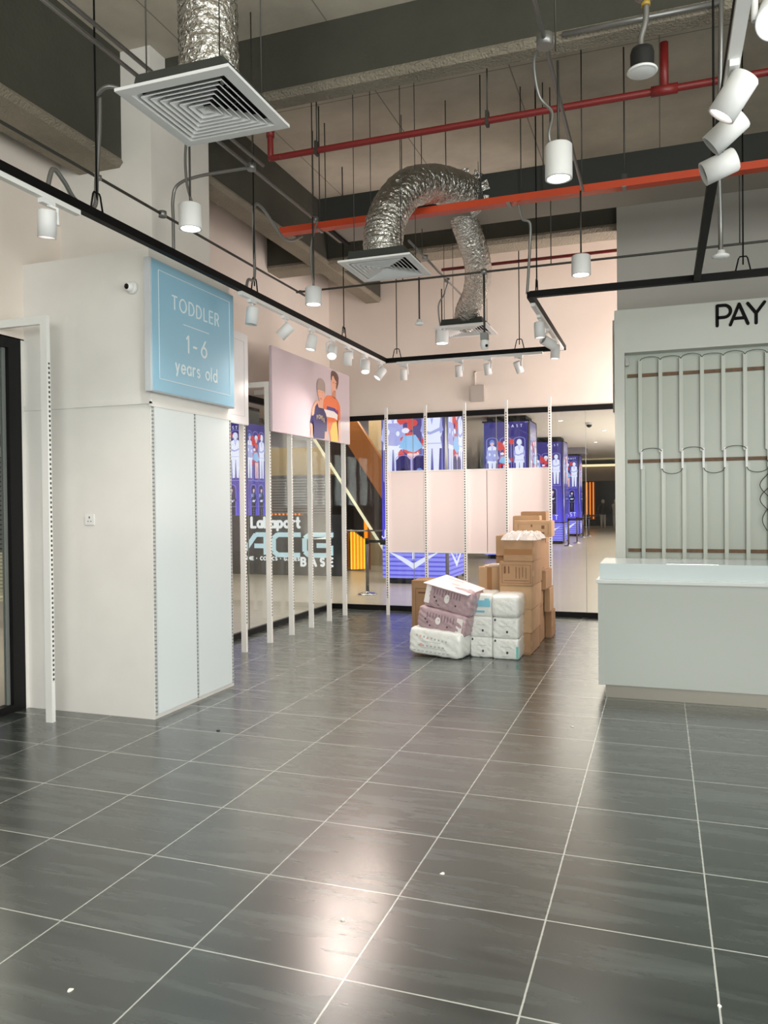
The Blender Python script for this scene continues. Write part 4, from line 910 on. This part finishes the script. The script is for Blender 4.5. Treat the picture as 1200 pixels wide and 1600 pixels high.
def fig(b, P, u, v, s, kind, W, off):
    # plain anonymous standing figure; W is the screen width so that proportions hold, off pushes later layers outwards
    n = [0]
    def poly(pts, m):
        n[0] += 1; b.face([P(u+x*s/W, v+y*s)+off*(.002+.0006*n[0]) for x, y in pts], m)
    def oval(x, y, rx, ry, m, k=12): poly([(x+rx*math.cos(2*PI*i/k), y+ry*math.sin(2*PI*i/k)) for i in range(k)], m)
    if kind == 'red':
        for i in range(26):
            y = random.uniform(.30, .95); oval(random.uniform(-.15,.15), y, random.uniform(.03,.075), random.uniform(.03,.07), random.choice((e_r, e_r, e_r, e_w, e_r)), 7)
        poly([(-.06,.35),(.02,.35),(.0,.03),(-.045,.03)], e_p); poly([(.02,.35),(.08,.35),(.07,.03),(.03,.03)], e_p)
        poly([(-.16,.42),(-.1,.55),(.04,.56),(.13,.42),(.02,.36)], e_c); oval(0,.80,.04,.055,e_p); poly([(-.06,.80),(-.05,.89),(0,.91),(.06,.88),(.05,.80),(.02,.86),(-.03,.85)], e_w)
        return
    base, hair = (e_w, e_b) if kind == 'pale' else (e_w, e_w)
    if kind == 'dark': base, hair = e_d, e_d
    poly([(-.09,.45),(-.005,.45),(-.02,.04),(-.075,.03)], base if kind != 'dark' else e_d); poly([(.005,.45),(.09,.45),(.07,.03),(.02,.04)], base if kind != 'dark' else e_d)
    poly([(-.005,.45),(.005,.45),(.0,.1)], e_s)
    poly([(-.03,.80),(.03,.80),(.10,.76),(.125,.60),(.10,.52),(.115,.40),(-.115,.40),(-.10,.52),(-.125,.60),(-.10,.76)], base)
    poly([(-.12,.46),(.12,.46),(.12,.452),(-.12,.452)], e_s); poly([(-.125,.62),(-.02,.585),(.11,.64),(.105,.60),(-.02,.555),(-.12,.58)], e_s)
    poly([(-.028,.80),(0,.66),(.028,.80),(.015,.80),(0,.72),(-.015,.80)], e_l)
    poly([(-.10,.74),(-.135,.60),(-.10,.56),(-.085,.60)], e_s if kind != 'dark' else e_d); poly([(.10,.74),(.135,.60),(.10,.56),(.085,.60)], e_s if kind != 'dark' else e_d)
    oval(0,.845,.042,.055,e_p if kind != 'std' else e_w)
    poly([(-.055,.81),(-.062,.88),(-.035,.93),(.01,.94),(.05,.91),(.06,.85),(.05,.80),(.04,.87),(0,.88),(-.035,.86)], hair)
    if kind == 'pale': poly([(-.15,.52),(-.1,.70),(.1,.70),(.17,.50),(.05,.44),(-.08,.45)], e_s); oval(-.06,.60,.022,.035,e_w); oval(.06,.58,.022,.03,e_w)
    if kind == 'dark': poly([(-.05,.62),(.05,.60),(.04,.56),(-.05,.57)], e_w); poly([(-.11,.75),(-.06,.77),(-.05,.70),(-.10,.66)], e_c)
def arch(b, P, u0, u1, v0, v1, m, wd):
    c = (u0+u1)/2; rr = (u1-u0)/2; pl = [(u0,v0),(u0,v1-rr*.6)]+[(c-rr*math.cos(PI*i/10), v1-rr*.6+rr*.6*math.sin(PI*i/10)) for i in range(11)]+[(u1,v0),(u0,v0)]
    for a, b_ in zip(pl, pl[1:]):
        d = Vector((b_[0]-a[0], b_[1]-a[1])); 
        if d.length < 1e-5: continue
        d.normalize(); n_ = Vector((-d.y,d.x))*wd/2
        b.face([P(a[0]+n_.x,a[1]+n_.y), P(a[0]-n_.x,a[1]-n_.y), P(b_[0]-n_.x,b_[1]-n_.y), P(b_[0]+n_.x,b_[1]+n_.y)], m)
def pillar(x0, x1, y0, y1, ztop, label, big=False):
    t = thing('screen_pillar', label, 'LED pillar', ((x0+x1)/2, (y0+y1)/2, 0), 'screen-clad mall pillars')
    W = x1-x0
    MB().box(x0+.12, x1-.12, y0+.1, y1-.1, 0, 4.03).build('core', blk, t)
    for (fx0, fx1, fy0, fy1, nm_) in ((x0+.05, x1-.05, y0, y0+.04, 'f'), (x1-.04, x1, y0+.06, y1-.06, 's')):
        MB().box(fx0, fx1, fy0, fy1, .82, ztop).build('screen', ledm, t)
        MB().box(fx0, fx1, fy0, fy1, .12, .78).build('lower_screen', ledlow, t)
    for (a, b_) in ((x1-.02, y0+.03), (x1-.02, y1-.03)):
        MB().cyl((a,b_,.05),(a,b_,ztop), .035, n=12).build('corner_post', steel, t)
    MB().box(x0, x1, y0-.01, y1, .78, .82).build('belt', blk, t)
    MB().box(x0, x1, y0, y1, ztop, ztop+.04).build('cap', blk, t)
    for Pf, off in ((lambda u, v: Vector((x0+.05+u*(W-.1), y0-.004, v)), 0), (lambda u, v: Vector((x1+.004, y0+.06+u*(y1-y0-.12), v)), 1)):
        b = MB(); random.seed(4)
        OV = Vector((0,-1,0)) if not off else Vector((1,0,0)); WW = (W-.1) if not off else (y1-y0-.12)
        if big: az0, az1, fz, fs, kk = 2.05, 3.9, 1.98, 1.75, .155
        else: az0, az1, fz, fs, kk = 2.2, 3.42, 2.22, 1.22, .125
        for i, (u, kd) in enumerate(((.19, 'pale'), (.50, 'red'), (.81, 'std'))):
            arch(b, Pf, u-kk, u+kk, az0, az1, e_l, .012)
            fig(b, Pf, u, fz, fs, kd, WW, OV)
        tops = (.36, .62) if big else (.30, .70)
        for u in tops:
            zt = 2.56 if big else 2.10
            b.face([Pf(u-.12, 1.1)+OV*.03, Pf(u+.12, 1.1)+OV*.03, Pf(u+.12, zt-.10)+OV*.03, Pf(u+.06, zt-.02)+OV*.03, Pf(u, zt)+OV*.03, Pf(u-.06, zt-.02)+OV*.03, Pf(u-.12, zt-.10)+OV*.03], e_n)
            arch(b, lambda a, c: Pf(a, c)+OV*.032, u-.12, u+.12, 1.1, zt, e_l, .012)
            fig(b, lambda a, c: Pf(a, c)+OV*.034, u, 1.1, 1.28 if big else 1.02, 'pale' if (u > .5 and big) else 'dark', WW, OV)
        # emblem on the lower screen
        c = .5; th_ = OV*.003
        for s_ in (-1, 1):
            b.face([Pf(c,.30)+th_, Pf(c+s_*.2,.47)+th_, Pf(c+s_*.42,.66)+th_, Pf(c+s_*.17,.54)+th_, Pf(c,.42)+th_], e_w)
        for o_ in (0,): b.face([Pf(c-.02,.5)+th_, Pf(c+.02,.5)+th_, Pf(c+.02,.66)+th_, Pf(c-.02,.66)+th_], e_w)
        b.build('screen_picture', None, t)
        if not off:
            lb = MB(); text_strokes(lb, 'J:EAST', 0, .92, .16, 0, .022, lambda u, v: Vector((x0+.06+u, y0-.045, v)), (0,-.001,0), e_w, width=W*.78); text_strokes(lb, 'EAST', 0, ztop-.16, .07, 0, .012, lambda u, v: Vector((x0+W*.55+u, y0-.045, v)), (0,-.001,0), e_w, width=W*.3) if not big else None; lb.build('screen_title', e_w, t)
    return t
pillar(-3.10, -1.70, 12.38, 13.75, 3.8, 'nearest blue screen-clad pillar behind the white back board', True)
pillar(-2.55, -1.21, 19.5, 20.8, 3.86, 'second blue screen-clad pillar, seen above the board at right')
pillar(-2.50, -1.20, 27.5, 28.8, 3.84, 'third blue screen-clad pillar right of the back board')
pillar(-2.30, -1.25, 34.0, 35.2, 3.66, 'farthest blue screen-clad pillar beside the walkway')
pillar(-8.35, -7.25, 14.3, 15.4, 3.6, 'blue screen-clad pillar glimpsed past the blue sign through the left glass')
struct(MB().box(-2.6,-1.0,33.9,35.3,3.74,4.03).build('trim_3', mat('bulkhead',(150,146,160),.7)))

# sign wall with raised letters
sw = thing('mall_sign_wall', 'low dark wall with LaLaport ACG BASE letters beyond the left glass', 'sign wall', (-6, 13.7, 0))
MB().box(-9.4, -4.45, 13.62, 13.9, 0, 1.36).build('wall_body', mat('sign_wall_dark',(44,46,54),.55), sw)
lw = emi('lit_white_letter', (250,250,250), 1.0)
Pw = lambda u, v: Vector((u, 13.62, v)); tw = (0,-.012,0)
lm = MB(); text_strokes(lm, 'LaLaport', -6.70, 1.09, .22, 0, .058, Pw, tw, lw, width=1.22); lm.build('lettering', lw, sw)
lm = MB(); text_strokes(lm, 'ANIME . COMICS . GAMES', -6.99, .335, .075, 0, .02, Pw, tw, lw, width=1.50); lm.build('lettering', lw, sw)
lm = MB(); text_strokes(lm, 'BASE', -5.44, .225, .17, 0, .05, Pw, tw, lw, width=.76); lm.build('lettering', lw, sw)
ag = MB(); am = mat('chrome_letter', (190,205,212), .3, .5, (190,225,235), .75)
Pa = lambda u, v: Vector((-6.95+u, 13.62, .46+v))
for pl in ([(0,.0),(.36,.46),(.62,.46),(.62,.0)], [(.33,.2),(.60,.2)]): ribbon(ag, pl, .105, Pa, (0,-.03,0), am, False)
for pl in ([(1.5,.46),(.92,.46),(.82,.38),(.82,.08),(.92,.0),(1.48,.0)], [(2.3,.46),(1.72,.46),(1.60,.38),(1.60,.08),(1.70,.0),(2.24,.0),(2.24,.22),(1.9,.22)]): ribbon(ag, pl, .105, Pa, (0,-.03,0), am, False)
ag.build('lettering', am, sw)

# shop with roller shutter behind
rs = thing('roller_shutter', 'closed slatted roller shutter of the shop beyond the sign wall', 'shutter', (-7.2, 17, 0))
sl = MB()
for i in range(21): sl.box(-8.3, -6.1, 16.84, 16.87, .75+.075*i, .80+.075*i)
sl.build('slats', mat('shutter_grey', (150,150,156), .4, .4), rs)
MB().box(-8.3,-6.1,16.88,16.9,0,2.38).build('backing', mat('shutter_dark',(52,52,60),.6), rs)
struct(MB().box(-9.2,-6.0,16.9,17.4,2.4,3.15).build('wall_shop_fascia', mat('fascia_tan', (176,150,96), .6)))
struct(MB().box(-16,-8.3,17.0,17.2,0,4.03).build('wall_mall_far_left', mat('mall_wall_mauve',(150,140,150),.6)))
struct(MB().box(-9.2,-4.0,17.6,17.8,2.4,4.03).build('wall_mall_mid', mat('mall_wall_pale',(190,192,205),.6)))
struct(MB().box(-6.1,-3.2,18.5,18.7,0,4.03).build('wall_mall_dark', mat('mall_wall_dark',(70,60,58),.5)))
ora = emi('amber_glow', (255,140,30), 1.5); yel = emi('yellow_glow', (255,205,60), 1.6)
def slats(name, label, x0, x1, y, zf0, zf1, n, m1, m2):
    t = thing(name, label, 'glowing slats', ((x0+x1)/2, y, min(zf0(0), zf0(1)))); w_ = (x1-x0)/n
    MB().box(x0-.03,x1+.03,y+.05,y+.12,min(zf0(0),zf0(1)),min(zf1(0),zf1(1))).build('backing', mat('slat_wood',(150,84,40),.6), t)
    b = MB()
    for i in range(n):
        u = (i+.5)/n; b.box(x0+w_*i, x0+w_*(i+.55), y, y+.04, zf0(u), zf1(u), m1 if i % 2 else m2)
    b.build('slats', None, t)
slats('glowing_slat_panel', 'amber and yellow glowing vertical slats left of the stanchion', -4.80, -4.42, 15.0, lambda u: .03+.02*u, lambda u: 1.0-.25*u, 9, ora, yel)
slats('glowing_slat_panel', 'amber glowing slat column high beyond the left glass', -8.8, -8.45, 16.7, lambda u: .0, lambda u: 2.55-.3*abs(u-.4), 6, ora, ora)
slats('glowing_slat_panel', 'low amber glowing slats above the LaLaport letters', -8.2, -6.9, 16.65, lambda u: .0, lambda u: 1.36, 22, ora, mat('slat_wood',0))
slats('glowing_slat_panel', 'small amber glowing slats beside the escalator light line', -4.58, -4.49, 15.35, lambda u: .0, lambda u: 1.5, 3, ora, ora)
wb2 = MB().box(-5.12,-4.85,14.98,15.6,.03,.9).build('timber_planter', mat('timber_orange',(168,104,58),.5)); tag(wb2, 'orange timber block beside the glowing slats', 'timber block')

# escalator: inclined dark side, lit line and orange soffit
es = thing('escalator', 'orange-sided escalator rising left beyond the back left glass corner', 'escalator', (-4.0, 15.3, 0))
def inc(x, z): return (x, z)
k = (3.129-.497)/(-5.737+3.996)      # slope of the lit line
def zl(x, off=0): return .497+(x+3.996)*k+off
xa, xb = -3.75, -7.0
m = MB(); m.prism([(xa,15.2,max(0,zl(xa))),(xa,15.2,zl(xa)+1.3),(-5.2,15.2,zl(-5.2)+1.3),(-5.9,15.2,4.0),(-6.33,15.2,4.0)], (0,.1,0)); m.build('dark_side', mat('escalator_brown',(64,50,46),.4), es)
m = MB(); m.prism([(-3.7,15.0,1.83+(-3.7+4.061)*-1.513),(-3.7,15.0,3.05),(-4.0,15.0,3.1),(-4.9,15.0,4.0),(-5.5,15.0,4.0)], (0,1.2,0)); 
m.bm.free(); m = MB()
s2 = (2.896-1.83)/(-4.766+4.061); z2 = lambda x, o=0: 1.83+(x+4.061)*s2+o
m.prism([(-3.6,15.0,z2(-3.6)),(-3.6,15.0,z2(-3.6)+.92),(-4.88,15.0,4.0),(-5.49,15.0,4.0)], (0,.15,0)); m.build('orange_side', mat('escalator_orange',(204,128,62),.45,emit=(204,128,62),es=0), es)
m = MB(); m.prism([(xa,15.14,zl(xa)-.06),(xa,15.14,zl(xa)+.04),(-6.2,15.14,zl(-6.2)+.04),(-6.2,15.14,zl(-6.2)-.06)], (0,.05,0)); m.build('light_line', emi('cream_line',(255,240,200),1.1), es)
struct(MB().box(-4.9,-3.2,16.6,16.8,0,4.03).build('wall_behind_escalator', mat('beige_panel',(196,172,130),.6)))
hr = thing('glass_balustrade', 'chrome-topped glass balustrade beside the sign wall', 'balustrade', (-4.7, 14.95, 0))
MB().tube([(-5.8,14.9,.95),(-3.9,14.9,.97)], .02, n=10).build('handrail', chrome, hr); MB().box(-5.8,-3.9,14.895,14.905,.0,.94).build('glass_panel', glassm, hr)
gst = 'queue barrier posts'
def stanchion(x, y, label):
    t = thing('stanchion', label, 'barrier post', (x, y, 0), gst)
    MB().lathe((x,y,0), [(0,0),(.17,0),(.17,.012),(.12,.03),(.035,.045),(.03,.06),(0,.06)], n=28).build('base', chrome, t)
    MB().cyl((x,y,.05),(x,y,1.0), .03, n=14).build('pole', mat('stanchion_steel',(110,108,106),.35,.8), t)
    MB().cyl((x,y,.9),(x,y,1.0), .034, n=14).build('belt_head', blk, t)
    MB().box(x, x+.5, y-.003, y+.003, .92, .97).build('belt', blk, t)
stanchion(-2.69, 10.55, 'steel queue post with black belt beyond the back left glass corner')
stanchion(-.90, 26.2, 'queue post before the third screen pillar'); stanchion(-.80, 28.2, 'queue post just behind the third screen pillar base')
stanchion(-1.02, 33.0, 'queue post before the farthest screen pillar'); stanchion(-.88, 34.4, 'queue post beside the farthest screen pillar')
# far end shopfront
fe = thing('far_shopfront', 'dark shopfront at the far end of the mall walkway', 'shopfront', (-1, 45, 0))
MB().box(-4, 3.2, 45.2, 45.4, 0, 2.75).build('shop_glass', mat('far_dark_glass',(44,38,38),.15), fe)
MB().box(-4, 3.2, 44.9, 45.2, 2.75, 3.6).build('fascia', mat('far_fascia',(128,112,104),.6), fe)
MB().box(-4, 3.2, 44.6, 45.0, 3.6, 3.72).build('cove_light', emi('cove',(255,230,180),1.3), fe)
MB().box(-4, 3.2, 44.85, 45.2, 0, .12).build('sill', mat('far_sill',(150,142,130),.5), fe)
slats('glowing_slat_panel', 'tall amber slats at the far end shopfront', -2.0, -1.45, 45.0, lambda u: .9-.4*u, lambda u: 2.7, 6, ora, mat('slat_wood',0))
for x, lb in ((-.25, 'dressed pale display figure in the far shop window'), (-.95, 'dark display figure with a pale placard in the far shop window')):
    t = thing('display_figure', lb, 'mannequin', (x, 44.7, 0)); pa_ = mat('figure_pale',(200,196,190),.6); dk_ = mat('figure_dark',(34,32,34),.7)
    MB().lathe((x,44.7,1.55), [(0,-.12),(.07,-.09),(.1,0),(.07,.1),(0,.13)], n=14).build('head', pa_, t)
    MB().lathe((x,44.7,.8), [(.16,0),(.18,.3),(.22,.55),(.1,.64),(0,.66)], n=16).build('torso', dk_ if x < -.5 else pa_, t)
    for s_ in (-.09,.09): MB().cyl((x+s_,44.7,0),(x+s_*.9,44.7,.82), .06,.09,n=12).build('leg', pa_, t)
    for s_ in (-1,1): MB().tube([(x+s_*.2,44.7,1.33),(x+s_*.27,44.65,1.05),(x+s_*.2,44.6,.85)], .05).build('arm', dk_, t)
tag(MB().box(.15,.45,44.6,44.75,.1,1.5).build('light_box', emi('pale_blue_box',(190,225,255),1.0)), 'glowing pale blue light box at the far right of the shopfront', 'light box')
# mall ceiling fittings
for i, (x, y) in enumerate(((-.9,15.0),(.3,17.5),(-.6,21.5),(.4,25.5),(-.3,31.0))):
    t = thing('recessed_downlight', ['recessed downlight nearest in the mall ceiling','recessed downlight right, above the second pillar','recessed downlight beyond the second pillar','recessed downlight toward the third pillar','recessed downlight farthest down the mall ceiling'][i], 'downlight', (x,y,4.02))
    MB().lathe((x,y,4.03), [(.09,0),(.09,-.012),(.07,-.012)], n=20).build('rim', whrough, t); MB().lathe((x,y,4.02), [(.07,0),(0,0)], n=18).build('lens', lens_warm, t)
t = thing('dome_camera', 'dark dome camera on the mall ceiling right of the second pillar', 'camera', (.15,22.5,4.03))
MB().lathe((.15,22.5,4.03), [(.12,0),(.12,-.05),(.1,-.07)], n=20).build('base', whrough, t); MB().lathe((.15,22.5,3.96), [(.09,0),(.07,-.06),(0,-.09)], n=18).build('dome', black, t)
# left view: lounge chair, shutter
lc = thing('lounge_chair', 'woven cream lounge chair with dark legs beyond the left door glass', 'chair', (-6.3, 5.7, 0))
wv = slot_mat('woven_cord', (206,200,176), (150,146,124), .05, 2, .4)
MB().hull8([(-7.0,5.4,.40),(-6.05,5.4,.36),(-6.05,6.0,.36),(-7.0,6.0,.40),(-7.0,5.4,.47),(-6.05,5.4,.45),(-6.05,6.0,.45),(-7.0,6.0,.47)]).build('seat', wv, lc, bevel=.02)
MB().hull8([(-7.0,5.95,.42),(-6.1,5.95,.42),(-6.05,6.05,.42),(-7.0,6.05,.42),(-7.0,6.12,.98),(-6.12,6.12,.98),(-6.12,6.18,.98),(-7.0,6.18,.98)]).build('backrest', wv, lc, bevel=.02)
for a, b_ in (((-6.1,5.45,.4),(-6.0,5.4,0)), ((-6.1,5.95,.4),(-6.02,6.05,0)), ((-6.95,5.45,.4),(-7.05,5.4,0)), ((-6.95,5.95,.4),(-7.05,6.05,0))):
    MB().cyl(a, b_, .02, .014, n=10).build('leg', blk, lc)
r2_ = thing('roller_shutter', 'grey slatted roller shutter beyond the left door glass', 'shutter', (-10, 9.0, 0))
sl = MB()
for i in range(24): sl.box(-11.5,-9.17,9.0,9.03,.4+.09*i,.46+.09*i)
sl.build('slats', mat('shutter_grey',0), r2_); MB().box(-11.5,-9.17,9.05,9.2,0,2.56).build('backing', mat('shutter_dark',0), r2_)
gs = thing('graphic_panel', 'pale graphic panel with a dark curved shape above the left shutter', 'panel', (-10, 9.05, 2.56))
MB().box(-11.5,-9.17,9.0,9.2,2.56,3.9).build('board', mat('graphic_pale',(190,188,204),.5), gs)
MB().prism([(-9.7,8.995,2.75),(-9.45,8.995,2.7),(-9.2,8.995,3.0),(-9.18,8.995,3.35),(-9.3,8.995,3.1),(-9.5,8.995,2.9)], (0,.004,0)).build('dark_shape', blk, gs)
pv_ = MB().box(-9.16,-9.05,8.95,9.1,0,3.9).build('violet_light_strip', emi('violet_strip',(90,80,220),.9)); tag(pv_, 'violet glowing strip at the edge of the left shutter', 'light strip')

# small litter on the floor
random.seed(5)
lit = [(1.32,.84,.012,'white crumb on the joint in the middle of the floor'), (-.78,2.44,.018,'dark scrap on the floor before the blue-white panels'), (1.62,3.3,.014,'white fleck before the diaper packs'), (2.4,.25,.01,'pale chip near the right of the floor'),(1.05,.35,.012,'pale flake in the middle foreground tile'), (.35,-.35,.012,'small pale flake at the lower left')]
for x, y, r_, lb in lit:
    b = MB(); n_ = 7; P0 = [(x+r_*random.uniform(.5,1)*math.cos(2*PI*i/n_), y+r_*random.uniform(.5,1)*math.sin(2*PI*i/n_), .0005) for i in range(n_)]
    b.prism(P0, (0,0,.004)); tag(b.build('litter_scrap', mat('scrap_dark',(40,38,36),.8) if 'dark' in lb else mat('scrap_white',(225,222,214),.7)), lb, 'litter', 'scraps on the floor')
